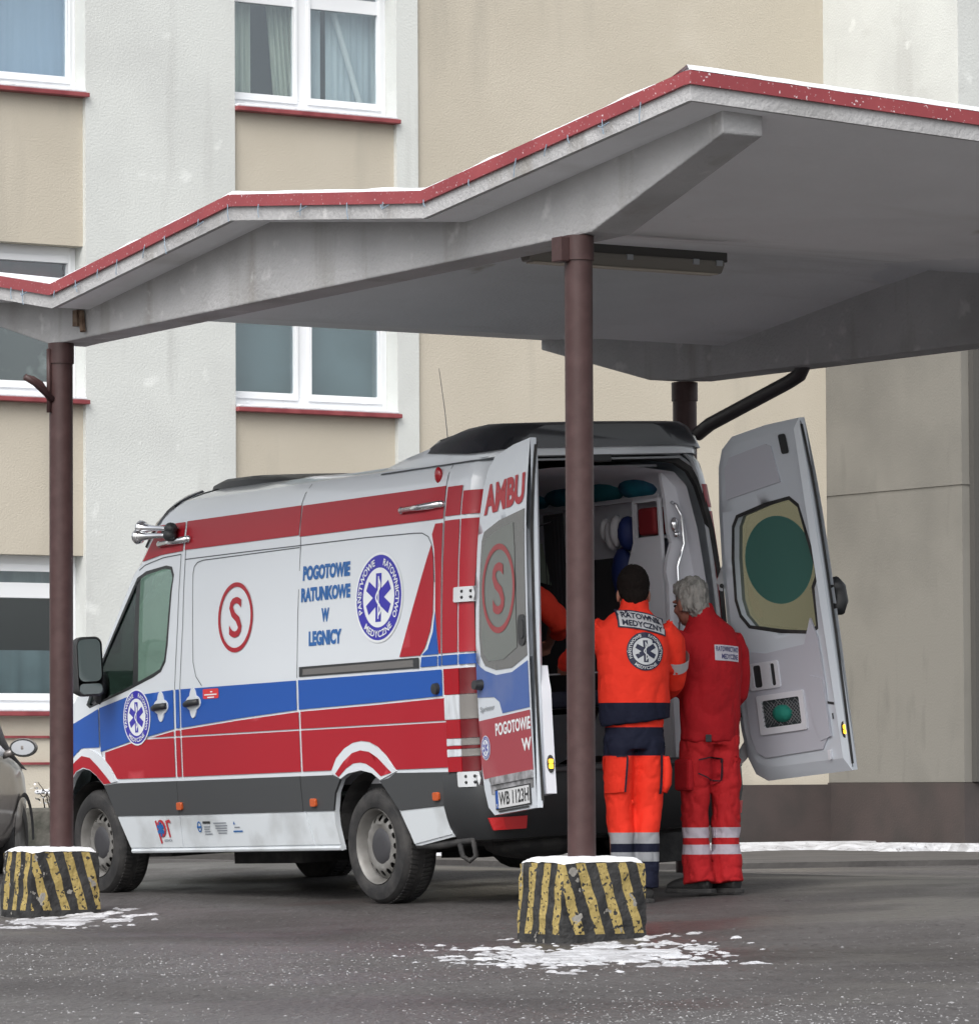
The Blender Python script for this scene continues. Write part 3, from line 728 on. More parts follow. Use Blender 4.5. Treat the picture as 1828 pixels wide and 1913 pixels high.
g = G(); skin(g, 4, 7, .01); g.obj('windscreen', GLASS_CAB, AMB, smooth=True)
# front cab glass
def inset(poly, d):
    c = Vector((sum(p[0] for p in poly) / len(poly), sum(p[1] for p in poly) / len(poly)))
    return [tuple(Vector(p) + (Vector(p) - c).normalized() * d) for p in poly]
for nm, fn in (('L', fL), ('R', fR)):
    g = G(); panel(g, inset(WIN, .01), fn, off=-.018, step=.2); sw = g.obj('side_window', GLASS_CAB, AMB, smooth=True)
    g = G(); panel(g, inset(WIN, .004), fn, [inset(WIN, -.022)], off=.0015, step=.1); panel(g, [(2.965, 2.13), (2.915, 2.145), (2.925, 1.418), (3.0, 1.402)], fn, off=-.004, step=.1)
    g.obj('window_seal', BLACKP, sw)
QG = glass('dark_quarter_glass', (.13, .15, .145), .06)
for fn in (fL, fR):
    g = G(); panel(g, [(3.64, 1.302), (3.43, 1.60), (3.15, 1.91), (2.955, 2.12), (2.965, 1.415), (3.05, 1.40)], fn, off=-.010, step=.15); g.obj('quarter_glass', QG, AMB, smooth=True)
# doors of the side
def ring_seam(g, poly, fn, wd=.006, off=.0022):
    n_ = len(poly)
    for i in range(n_):
        a, b = Vector(poly[i]), Vector(poly[(i + 1) % n_]); k = max(1, int((b - a).length / .2))
        panel(g, strip([a + (b - a) * t / k for t in range(k + 1)], wd), fn, off=off, step=.3)
g = G()
for s_ in ([(2.358, 2.262), (2.374, 1.795), (2.409, 1.372)], [(2.317, 2.476), (2.299, 2.273), (2.304, 1.792), (2.339, 1.37)], [(.795, 2.61), (.833, 2.486), (.80, 2.221), (.816, 1.388)],
           [(2.358, 2.262), (2.60, 2.255), (2.85, 2.22), (2.93, 2.19)], [(2.30, 2.225), (1.55, 2.225), (.80, 2.222), (0, 2.22), (-.56, 2.21), (-.65, 2.205), (-.72, 2.18), (-.765, 2.13), (-.79, 2.05), (-.81, 1.9)],
           [(.81, 2.210), (2.056, 2.205)], [(2.056, 2.205), (2.13, 2.195), (2.172, 2.17), (2.185, 2.122), (2.161, 1.545), (2.121, 1.448), (2.043, 1.385)],
           [(-.885, 2.60), (-.882, 2.477), (-.896, 2.25), (-.896, 1.855), (-.90, 1.40)], [(3.47, 1.29), (3.475, 1.05), (3.44, .93)]):
    for i in range(len(s_) - 1): panel(g, strip([s_[i], tuple((Vector(s_[i]) + Vector(s_[i + 1])) / 2), s_[i + 1]], .0065), fL, off=.0025, step=.3)
panel(g, strip([(-.05, 2.604), (-.6, 2.606), (X0 - AL + .02, 2.606)], .010), fL, off=.004, step=.04)
vs = [(2.316, .80 - .012, 2.553), (2.316, .74, 2.598)]
split_obj(g, 'panel_gap', SEAM, AMB)
# vinyl livery ------------------------------------------------
def zline(tab): return lambda x: float(np.interp(-x, [-a for a, b in tab], [b for a, b in tab]))
BT = lambda x: 1.372 if x < 2.42 else float(np.interp(x, [2.42, 3.055, 3.463, 3.861, 4.2], [1.372, 1.349, 1.286, 1.188, 1.08]))
BB = lambda x: float(np.interp(x, [-1.4, -.9, -.095, .778, 1.526, 2.276, 2.405, 2.797, 3.006, 3.472, 3.9], [1.21, 1.207, 1.192, 1.181, 1.152, 1.114, 1.109, 1.066, 1.045, .98, .93]))
def seg(lo, hi, x0, x1, k=14):
    xs = [x0 + (x1 - x0) * i / k for i in range(k + 1)]
    return [(x, lo(x)) for x in xs] + [(x, hi(x)) for x in reversed(xs)]
c_ = lambda v: (lambda x: v)
rs = G()
for fn in (fL, fR):
    panel(rs, [(2.335, 2.283), (2.335, 2.474), (2.68, 2.474), (2.775, 2.37), (2.885, 2.245), (2.62, 2.275)], fn, off=.0055, step=.1)
    panel(rs, seg(c_(2.288), c_(2.477), .825, 2.308), fn, off=.0055, step=.1)
    panel(rs, seg(c_(2.278), c_(2.474), -.885, .812), fn, off=.0055, step=.1)
    # rear slanted field and post
    panel(rs, [(-.80, 2.249), (-.763, 2.19), (-.79, 2.10), (-.81, 1.95), (-.815, 1.80), (-.80, 1.70), (-.75, 1.56), (-.68, 1.48), (-.655, 1.464), (-.42, 1.464), (-.763, 2.191 - .02)][::-1], fn, off=.0055, step=.08) if 0 else None
    panel(rs, [(-.418, 1.466), (-.655, 1.466), (-.71, 1.51), (-.77, 1.61), (-.80, 1.72), (-.803, 1.90), (-.79, 2.06), (-.765, 2.13)], fn, off=.0055, step=.1)
    panel(rs, [(-.768, 2.19), (-.80, 2.252), (-.886, 2.252), (-.890, 1.468), (-.868, 1.468), (-.826, 1.74), (-.822, 1.92), (-.80, 2.10)], fn, off=.0055, step=.1)
    for (a, b) in ((-.908, -1.075), (-1.09, XE + .004)):
        panel(rs, seg(c_(2.288), c_(2.465 if a > -1 else 2.43), a, b, 8), fn, off=.0055, step=.06); panel(rs, seg(c_(1.468), c_(2.262), a, b, 8), fn, off=.0055, step=.06)
    # lower red
    up = lambda x: BB(x) - .007
    for (a, b) in ((2.43, 3.45), (2.345, 2.405), (.80, 2.325), (-.93, .778)):
        lo_ = max(a, -.93)
        sp = lambda x: 1.060
        panel(rs, seg(c_(1.066), lambda x: max(1.067, up(x)), a, min(b, 2.79), 14), fn, off=.0055, step=.12)
        top = lambda x: min(1.055, up(x))
        if b < 1: panel(rs, [(x, top(x)) for x in (-.93, 0, .778)] + [(.778, .797), (.425, .797), (.36, .875), (.258, .93), (.154, .962), (.054, .971), (-.045, .961), (-.141, .929), (-.235, .875), (-.34, .785), (-.93, .785)], fn, off=.0055, step=.12)
        elif a > 2.42: panel(rs, [(x, top(x)) for x in (2.43, 2.8, 3.0, 3.2, 3.40)] + [(3.40, .93), (3.327, .88), (3.243, .80), (2.43, .797)], fn, off=.0055, step=.12)
        else: panel(rs, seg(c_(.797), top, a, b), fn, off=.0055, step=.12)
    # wheel arch inner bands
    def band(o, i_): panel(rs, o + i_[::-1], fn, off=.0135, step=.05)
    band([(.371, .775), (.264, .849), (.159, .898), (.058, .913), (-.041, .902), (-.137, .865), (-.296, .768)], [(.334, .753), (.234, .806), (.148, .834), (.064, .838), (-.002, .829), (-.082, .799), (-.168, .748)])
    band([(3.32, .775), (3.40, .83), (3.5, .893), (3.612, .953), (3.728, .968), (3.83, .93), (3.93, .87), (4.04, .78)], [(3.424, .768), (3.525, .832), (3.619, .873), (3.715, .89), (3.816, .866), (3.90, .81), (3.95, .765)][:8])
split_obj(rs, 'red_stripe', RED_V, AMB, smooth=True)
bs_ = G()
for fn in (fL, fR):
    lo = lambda x: BB(x) + .007
    for (a, b) in ((3.48, 3.92), (2.425, 3.463), (2.345, 2.395), (.823, 2.325), (-.90, .797)): panel(bs_, seg(lo if b < 3.47 else (lambda x: max(lo(x), 1.02 - .5 * max(0, x - 3.75) ** 1.0)), BT, a, b), fn, off=.0055, step=.12)
    panel(bs_, [(-.672, 1.455), (-.85, 1.455), (-.85, 1.395), (-.66, 1.395)], fn, off=.0055, step=.1)
    panel(bs_, [(-.824, 1.73), (-.80, 1.60), (-.74, 1.50), (-.672, 1.466), (-.862, 1.466)], fn, off=.0055, step=.1)
    for (a, b) in ((-.862, -.895), (-.908, -1.075), (-1.09, XE + .004)): panel(bs_, seg(c_(1.395), c_(1.455), a, b, 6), fn, off=.0055, step=.05)
split_obj(bs_, 'blue_stripe', BLUE_V, AMB, smooth=True)
# raised wheel-arch flares (white)
g = G()
for fn in (fL, fR):
    for o_, i_ in (([(.425, .785), (.355, .868), (.258, .926), (.154, .958), (.054, .967), (-.045, .957), (-.141, .925), (-.235, .871), (-.345, .775)], [(.318, .742), (.221, .774), (.068, .790), (-.062, .770), (-.154, .725)]),
                   ([(3.245, .785), (3.327, .876), (3.436, .952), (3.569, 1.0), (3.685, 1.017), (3.80, .985), (3.92, .92), (4.05, .80), (4.12, .68)], [(3.426, .762), (3.525, .827), (3.619, .867), (3.715, .882), (3.816, .860), (3.9, .80), (4.0, .69)])):
        panel(g, o_ + i_[::-1], fn, off=.011, thick=.012, step=.06)
split_obj(g, 'wheel_arch_flare', PAINT, AMB, auto=40)
# anthracite side band with body-colour sill
g = G()
for fn in (fL, fR):
    f2 = lambda a, b, o, fn=fn: fn(a, b, o + .012 - .02 * max(0, (.60 - b)) )
    panel(g, [(.795, .768), (.42, .768), (.318, .738), (.389, .656), (.423, .547), (.787, .547)], f2, off=.002, thick=.016, step=.12)
    panel(g, [(2.405, .770), (.808, .769), (.80, .547), (2.40, .547)], f2, off=.002, thick=.016, step=.12)
    panel(g, [(3.24, .772), (2.41, .771), (2.405, .547), (3.274, .552), (3.352, .672), (3.42, .757)], f2, off=.002, thick=.016, step=.12)
    panel(g, [(-.34, .765), (-.955, .757), (-.918, .683), (-.885, .560), (-.354, .536), (-.241, .645), (-.154, .72), (-.26, .735)], f2, off=.002, thick=.016, step=.12)
split_obj(g, 'side_band', BANDP, AMB, auto=40)
g = G()
for fn in (fL, fR):
    panel(g, [(.765, .541), (.424, .541), (.433, .455), (.411, .335), (.715, .335)], fn, off=.008, thick=.01, step=.12)
    panel(g, [(2.40, .543), (.775, .541), (.728, .335), (2.42, .332)], fn, off=.008, thick=.01, step=.12)
    panel(g, [(3.268, .545), (2.41, .543), (2.43, .332), (3.15, .335)], fn, off=.008, thick=.01, step=.12)
    panel(g, [(-.36, .533), (-.862, .556), (-.893, .385), (-.46, .33)], fn, off=.008, thick=.01, step=.12)
split_obj(g, 'sill_panel', PAINT_DIRTY, AMB, auto=40)
g = G(); 
for s in (1, -1): g.tube([(3.14, s * .955, .312), (.41, s * .955, .312)], .017, 8)
split_obj(g, 'sill_edge', PAINT_DIRTY, AMB, auto=40)
# sliding rail and end cap
g = G()
for fn in (fL, fR): panel(g, [(.784, 1.400), (.784, 1.452), (-.577, 1.450), (-.577, 1.398)], fn, off=.003, step=.3)
r_ = split_obj(g, 'slide_rail', mat('rail_grey', (.14, .135, .13), .5), AMB)[0]
g = G(); panel(g, [(.784, 1.393), (.784, 1.403), (-.577, 1.401), (-.577, 1.391)], fL, off=.006, step=.3); panel(g, [(-.577, 1.452), (-.645, 1.45), (-.645, 1.39), (-.577, 1.39)], fL, off=.006, step=.3); panel(g, [(.784, 1.40), (.784, 1.452), (.745, 1.452), (.745, 1.40)], fL, off=.006, step=.3)
panel(g, [(.784, 1.442), (.784, 1.455), (-.64, 1.455), (-.64, 1.446)], fL, off=.006, step=.3)
g.obj('rail_shadow_gap', BLACKP, r_)
# lettering and emblems on the left side
fLt = lambda a, b, o: fL(-a, b, o)
g = G()
for (w_, a, b, c, d) in (('POGOTOWIE', -.752, -.178, 1.995, 2.088), ('RATUNKOWE', -.768, -.168, 1.860, 1.950), ('W', -.515, -.421, 1.725, 1.812), ('LEGNICY', -.668, -.268, 1.580, 1.674)):
    g = G(); text(g, w_, fLt, a, b, c, d, .0035, .055); g.obj('lettering', TXT_BLUE, AMB)
g = G(); emblem(g, fL, -.176, 1.842, .262, off=.005, sx=-1); g.obj('rescue_emblem', [NAVY_V, WHITE_V], AMB)
g = G(); emblem(g, fL, 2.928, 1.207, .178, off=.009, sx=-1); g.obj('rescue_emblem', [NAVY_V, WHITE_V], AMB)
def ringS(g, fn, cx, cz, r, off, sx=-1, mi=0):
    panel(g, circ(cx, cz, r, 56), fn, [circ(cx, cz, r * .87, 56)], off=off, step=.06, mi=mi)
    f2 = lambda a, b, o: fn(cx + sx * a, cz + b, o)
    text(g, 'S', f2, -.36 * r, .36 * r, -.58 * r, .58 * r, off, .012, mi)
g = G(); ringS(g, fL, 1.600, 1.809, .226, .005); g.obj('ring_letter_sign', RED_V, AMB)
# small stickers
g = G(); panel(g, rrect(1.812, 2.02, 1.297, 1.361, .012), fL, off=.008, step=.2, mi=0)
for k, (a, b) in enumerate(((.10, .13), (.02, .185), (.06, .15))): panel(g, [(2.02 - a, 1.345 - k * .018), (2.02 - a, 1.337 - k * .018), (2.02 - b - .0, 1.337 - k * .018), (2.02 - b, 1.345 - k * .018)], fL, off=.0095, step=.3, mi=1)
g.obj('red_notice_sticker', [mat('sticker_red', (.62, .035, .04), .5), WHITE_V], AMB)
PRR = mat('logo_red', (.45, .03, .04), .5); GREYTX = mat('small_print_grey', (.20, .22, .25), .6)
g = G()
panel(g, strip([(2.745, .512), (2.70, .36)], .022), fL, off=.012, step=.2); panel(g, circ(2.675, .46, .058, 24), fL, [circ(2.675, .46, .036, 24)], off=.013, step=.05)
panel(g, strip([(2.60, .512), (2.575, .40)], .022), fL, off=.012, step=.2); panel(g, strip([(2.60, .502), (2.555, .510), (2.545, .495)], .018), fL, off=.013, step=.2)
panel(g, star6(2.685, .455, .048, .013), fL, off=.015, step=.1, mi=1)
text(g, 'LEGNICA', fLt, -2.66, -2.55, .372, .388, .013, .02, 2)
g.obj('small_logo', [PRR, TXT_BLUE, GREYTX], AMB)
g = G()
panel(g, circ(2.16, .465, .028, 20, .036), fL, [circ(2.16, .465, .020, 20, .027)], off=.012, step=.05, mi=1); panel(g, strip([(2.19, .463), (2.13, .463)], .012), fL, off=.014, step=.1, mi=1)
panel(g, [(2.11, .50), (2.11, .485), (2.01, .485), (2.01, .50)], fL, off=.012, step=.2, mi=2)
for (a, b, z) in [(2.10, 2.02, .468), (2.10, 2.03, .452), (2.10, 2.02, .436), (2.10, 2.0, .42), (1.97, 1.80, .49), (1.95, 1.79, .472), (1.95, 1.80, .456), (1.93, 1.80, .44), (1.92, 1.81, .424), (1.70, 1.63, .46)]:
    panel(g, [(a, z), (a, z - .007), (b, z - .007), (b, z)], fL, off=.012, step=.3, mi=0)
panel(g, [(1.72, .435), (1.72, .425), (1.60, .425), (1.60, .435)], fL, off=.012, step=.3, mi=1); panel(g, [(1.70, .497), (1.685, .475), (1.71, .475)], fL, off=.012, step=.3, mi=1)
split_obj(g, 'small_print', [GREYTX, TXT_BLUE, BLACKP], AMB)
# door handles
for (hx, hz) in ((2.59, 1.266), (2.15, 1.277)):
    fh = lambda a, b, o: fL(a, b, o)
    g = G(); panel(g, circ(hx, hz, .098, 28, .052), fh, off=.012, thick=.01, step=.05, mi=0); panel(g, circ(hx, hz, .048, 28, .100), fh, off=.0135, thick=.01, step=.05, mi=0)
    h = g.obj('door_handle', PAINT, AMB, auto=40)
    p0 = fL(hx + .085, hz - .008, .02); p1 = fL(hx, hz, .045); p2 = fL(hx - .085, hz + .004, .02)
    g = G(); g.tube([p0, tuple((Vector(p0) * .5 + Vector(p1) * .5)), p1, tuple((Vector(p2) * .5 + Vector(p1) * .5)), p2], [.020, .021, .022, .021, .020], 12); g.obj('grip', BLACKP, h, smooth=True)
# B-pillar lock marks, filler cap, side markers, lamps
g = G(); g.lathe([(0, 0), (.036, 0), (.032, .03), (0, .034)], fL(-.84, 1.259, .0), 'y', 20); g.obj('rubber_stop', BLACKP, AMB, auto=40)
for mx_ in ((2.373, .604), (.645, .600), (-.802, .614)):
    g = G(); panel(g, rrect(mx_[0] - .034, mx_[0] + .034, mx_[1] - .026, mx_[1] + .026, .014), fL, off=.032, thick=.02, step=.03); g.obj('side_marker', ORANGE_L, AMB, bevel=.005)
g = G(); g.ell((-.775, .846, 2.545), (.036, .022, .052), 14); g.obj('roof_side_lamp', RED_L, AMB, smooth=True)
for (xa, xb, za, zb_) in ((-.42, -.87, 2.357, 2.366), (2.64, 2.25, 2.345, 2.357)):
    g = G(); g.tube([fL(xa, za, .02), fL((xa + xb) / 2, (za + zb_) / 2, .026), fL(xb, zb_, .02)], [.020, .022, .022], 10)
    for xx in (xa, xb): g.ell(fL(xx, za if xx == xa else zb_, .016), (.028, .022, .024), 10)
    g.obj('scene_light', CHROME, AMB, smooth=True)
# tail lamps wrapping the rear corners
for fn in (fL, fR):
    g = G()
    x1_ = X0 - AL + .012
    for (z1, z0, m) in ((1.373, 1.218, 0), (1.215, 1.070, 1), (1.067, .956, 0), (.953, .914, 1), (.911, .893, 0), (.890, .848, 1), (.845, .757, 0)):
        panel(g, seg(c_(z0), c_(z1), -.935 - (.012 if z0 < 1 else 0), -1.10, 6), fn, off=.016, thick=.018, step=.04, mi=m)
        panel(g, seg(c_(z0), c_(z1), -1.102, x1_, 8), fn, off=.012, thick=.014, step=.04, mi=(2 if m == 0 else 3))
    g.obj('tail_lamp', [RED_L, CLEAR_L, mat('red_lens_inner', (.13, .004, .008), .3, coat=.2), mat('clear_lens_inner', (.20, .19, .18), .3, coat=.2)], AMB, auto=30)
# rear opening frame: seal and header
OPN = [(-.83, .74), (-.855, 1.3), (-.835, 1.8), (-.79, 2.15), (-.725, 2.42), (-.68, 2.51), (-.60, 2.565), (-.4, 2.59), (0, 2.60)]
OPN = [(a * 1.045, b) for a, b in OPN]; OPN = OPN + [(-a, b) for a, b in reversed(OPN[:-1])]
OUT = [(-.865, .74), (-.895, 1.3), (-.875, 1.8), (-.83, 2.15), (-.765, 2.43), (-.715, 2.54), (-.62, 2.605), (-.4, 2.63), (0, 2.64)]
OUT = [(a * 1.035, b) for a, b in OUT]; OUT = OUT + [(-a, b) for a, b in reversed(OUT[:-1])]
fRe = lambda y, z, o: (-1.2 - o + .06 * max(0, (z - 2.2) / .45) ** 2, y, z)
g = G(); panel(g, OUT, fRe, [OPN], off=.008, thick=.04, step=.06); g.obj('door_seal', RUBBER, AMB, auto=40)
OU2 = [(-.90, 1.3), (-.885, 1.8), (-.845, 2.15), (-.79, 2.43), (-.74, 2.57), (-.62, 2.66), (-.3, 2.69), (0, 2.695)]; OU2 = OU2 + [(-a, b) for a, b in reversed(OU2[:-1])]
g = G(); panel(g, OU2, fRe, [[(a, max(b, 1.31)) for a, b in OUT]], off=-.004, thick=.03, step=.06); g.obj('door_frame', mat('frame_paint', (.42, .44, .47), .4), AMB, auto=40)
g = G()
g.box(-1.245, -1.205, -.62, -.06, 2.615, 2.632); g.box(-1.24, -1.205, -.62, -.06, 2.590, 2.603); g.box(-1.245, -1.205, .06, .62, 2.615, 2.632); g.box(-1.24, -1.205, .06, .62, 2.590, 2.603)
g.obj('header_trim', GREYTRIM, AMB, bevel=.004)
g = G(); g.box(-1.25, -1.21, -.10, .16, 2.575, 2.65); g.obj('lock_housing', BLACKP, AMB, bevel=.01)
# rear light bar with fairing
def bar_sec(x0, w_, z0, z1, n_=18):
    pass
g = G(); vs = []; st = [(-1.262, .58, 2.62, 2.71), (-1.245, .70, 2.62, 2.715), (-1.19, .765, 2.615, 2.72), (-1.08, .80, 2.612, 2.725), (-.85, .805, 2.61, 2.735), (-.55, .80, 2.61, 2.74), (-.25, .76, 2.61, 2.705), (.10, .66, 2.63, 2.67)]
prf = [(1, 0), (1.0, .45), (.97, .8), (.90, .97), (.78, 1), (.4, 1.02), (0, 1.03)]; prf = prf + [(-a, b) for a, b in reversed(prf[:-1])]
for (x, w_, z0, z1) in st:
    for a, b in prf: vs.append((x, w_ * a, z0 + (z1 - z0) * b))
k = len(prf); g.add(vs, [(i * k + j, i * k + j + 1, (i + 1) * k + j + 1, (i + 1) * k + j) for i in range(len(st) - 1) for j in range(k - 1)] + [tuple(range(k))])
fa = g.obj('roof_fairing', PAINT, AMB, auto=35)
g = G(); vs = []; st = [(-1.285, .55, 2.665, 2.80), (-1.270, .70, 2.66, 2.81), (-1.215, .785, 2.65, 2.82), (-1.08, .825, 2.65, 2.83), (-.85, .828, 2.67, 2.82), (-.60, .80, 2.69, 2.79), (-.42, .74, 2.70, 2.735)]
for (x, w_, z0, z1) in st:
    for a, b in prf: vs.append((x, w_ * a * (1 - .10 * b), z0 + (z1 - z0) * b))
g.add(vs, [(i * k + j, i * k + j + 1, (i + 1) * k + j + 1, (i + 1) * k + j) for i in range(len(st) - 1) for j in range(k - 1)] + [tuple(range(k)), tuple(range((len(st) - 1) * k, len(st) * k))[::-1]])
g.obj('rear_light_bar', DARKLENS, AMB, auto=35)
# front light pods, roof unit, antenna
def skin_pt(t, f, off=0.):
    i = min(int(t), len(PS) - 2); u_ = t - i
    def q_(i): 
        yw = fS(PS[i][0], PS[i][1])[1]; k = 1 - abs(f) ** 2.6
        return Vector((PS[i][0] + (PC[i][0] - PS[i][0]) * k, yw * f, PS[i][1] + (PC[i][1] - PS[i][1]) * k))
    p = q_(i).lerp(q_(i + 1), u_); n_ = (p - Vector((1.6, 0, 1.6))); n_.y *= .6; return tuple(p + n_.normalized() * off)
for s_ in (1, -1):
    g = G(); panel(g, [(.5, .62), (1.1, .50), (2.0, .48), (2.75, .60), (3.0, .76), (2.7, .89), (1.7, .93), (.8, .88)], lambda a, b, o: skin_pt(a, s_ * b, .022 + o), thick=.02, step=.12)
    g.obj('front_light_pod', DARKLENS, AMB, auto=40)
g = G(); vs = []
st = [(2.78, .30, 2.67, 2.72), (2.68, .46, 2.65, 2.745), (2.45, .52, 2.64, 2.762), (2.1, .52, 2.64, 2.758), (1.85, .48, 2.64, 2.73), (1.65, .40, 2.66, 2.70)]
for (x, w_, z0, z1) in st:
    for a, b in prf: vs.append((x, w_ * a, z0 + (z1 - z0) * b))
g.add(vs, [(i * k + j, i * k + j + 1, (i + 1) * k + j + 1, (i + 1) * k + j) for i in range(len(st) - 1) for j in range(k - 1)]); g.obj('roof_unit', BLACKP, AMB, auto=35)
g = G(); g.tube([(-.52, .60, 2.70), (-.50, .60, 2.95), (-.46, .60, 3.22)], [.003, .0024, .0018], 6); g.obj('antenna', GREYTRIM, AMB)
# air horns
g = G()
for (za, zt_, yo) in ((2.462, 2.437, .10), (2.405, 2.394, .13)):
    pa = Vector((2.44, .90 + yo * .3, zt_)); pb = Vector((2.71, .90 + yo, za)); d = (pb - pa)
    g.tube([pa, pa + d * .25, pa + d * .6, pa + d * .8, pa + d * .9, pa + d * .97, pa + d], [.022, .016, .020, .028, .040, .050, .052], 18)
    g.ell(pb - d * .03, (.045, .05, .05), 14)
hn = g.obj('air_horn', CHROME, AMB, smooth=True)
g = G()
for (zt_, yo) in ((2.437, .03), (2.394, .04)): g.ell((2.43, .90 + yo, zt_), (.05, .045, .042), 14)
g.box(2.44, 2.56, .86, .93, 2.385, 2.44); g.obj('horn_driver', BLACKP, hn, smooth=True)
# mirrors
for s in (1, -1):
    g = G(); c = Vector((3.20, s * 1.205, 1.565)); vs = []
    for (dx, sc) in ((-.055, .94), (-.05, 1.0), (.0, 1.0), (.07, .92), (.12, .70), (.135, .4)):
        for a, b in rrect(-.10, .10, -.20, .20, .055, 5): vs.append(c + Vector((dx + .0, a * sc, b * sc)))
    k2 = 24; g.add(vs, [(i * k2 + j, i * k2 + (j + 1) % k2, (i + 1) * k2 + (j + 1) % k2, (i + 1) * k2 + j) for i in range(5) for j in range(k2)] + [tuple(range(5 * k2, 6 * k2))])
    g.tube([c + Vector((.04, -s * .10, -.10)), c + Vector((.20, -s * .22, -.11)), c + Vector((.30, -s * .26, -.17))], [(.05, .08), (.05, .085), (.06, .10)], 12)
    mo = g.obj('wing_mirror', BLACKP, AMB, auto=40)
    g = G(); panel(g, rrect(-.086, .086, -.10, .185, .045), lambda a, b, o: tuple(c + Vector((-.052 - o, a, b))), step=.2); panel(g, rrect(-.086, .086, -.185, -.115, .03), lambda a, b, o: tuple(c + Vector((-.052 - o, a, b))), step=.2)
    g.obj('mirror_glass', mat('mirror_glass', (.10, .13, .13), .12, 0, coat=1.), mo)
# headlights and grille
for s in (1, -1):
    g = G(); g.ell((4.60, s * .62, .86), (.14, .14, .16), 14); g.obj('headlight', CLEAR_L, AMB, smooth=True)
g = G(); g.box(4.80, 4.90, -.45, .45, .66, .92); g.obj('grille', BLACKP, AMB, bevel=.02)
# rear bumper
path = [(-.885, .995), (-1.0, .998), (-1.12, .985), (-1.215, .94), (-1.27, .86), (-1.295, .70), (-1.30, .35), (-1.30, 0)]
path = path + [(a, -b) for a, b in reversed(path[:-1])]
prf2 = [(-.10, .765), (-.005, .757), (.012, .73), (.015, .55), (-.005, .47), (-.03, .40), (-.07, .345), (-.16, .33)]
g = G(); vs = []; kp = len(path)
for i, p in enumerate(path):
    a = Vector(path[max(0, i - 1)]); b = Vector(path[min(kp - 1, i + 1)]); t_ = (b - a).normalized(); nn = Vector((-t_.y, t_.x)) * -1
    if nn.dot(Vector(p) - Vector((-.4, 0))) < 0: nn = -nn
    for o_, z in prf2:
        zz = z + (.035 * max(0, 1 - abs(p[1]) / .85) if z < .5 else 0) * -0.2
        vs.append((p[0] + nn.x * o_, p[1] + nn.y * o_, zz))
k3 = len(prf2); g.add(vs, [(i * k3 + j, i * k3 + j + 1, (i + 1) * k3 + j + 1, (i + 1) * k3 + j) for i in range(kp - 1) for j in range(k3 - 1)])
bu = g.obj('rear_bumper', BLACKP, AMB, auto=35)
g = G(); g.box(-1.33, -1.18, -.66, .66, .72, .752); g.obj('step_plate', mat('step_plate', (.07, .07, .075), .4), AMB, bevel=.012)
for s in (1, -1):
    g = G(); panel(g, [(.70, .475), (.93, .475), (.905, .40), (.71, .40)], lambda a, b, o: (float(np.interp(a, [.6, .70, .86, .94], [-1.316, -1.312, -1.288, -1.235])) - o + .02 * (.5 - b), s * a, b), off=.005, thick=.012, step=.06); g.obj('bumper_reflector', mat('reflector_red', (.50, .012, .015), .3), bu)
# underbody
g = G(); g.box(-.95, 3.9, -.72, .72, .30, .60); g.box(-1.2, -.4, -.75, .75, .36, .74); g.box(3.0, 4.6, -.74, .74, .26, .5); g.obj('underbody', RUBBER, AMB)
g = G(); g.ell((-.05, -.05, .28), (.17, .19, .16), 16); g.tube([(-.02, .8, .30), (-.02, -.8, .30)], .05, 10); g.tube([(-.35, .62, .46), (.6, .62, .40)], .04, 8); g.tube([(-.35, -.62, .46), (.6, -.62, .40)], .04, 8)
g.box(1.5, 2.4, .2, .6, .20, .34); g.box(.6, 1.1, -.55, -.2, .18, .32); g.ell((-.85, .35, .30), (.30, .32, .10), 18)
g.tube([(-1.06, .93, .36), (-1.04, .90, .25), (-1.0, .92, .22), (-.97, .95, .25), (-.96, .96, .33)], .016, 8)
g.tube([(-.46, .94, .315), (-.70, .93, .318), (-1.05, .93, .345)], [.02, .025, .018], 8)
g.obj('running_gear', RUBBER, AMB, smooth=True)
g = G(); g.box(-.44, -.425, -1.03, -.68, .10, .52); g.obj('mud_flap', RUBBER, AMB, bevel=.004)
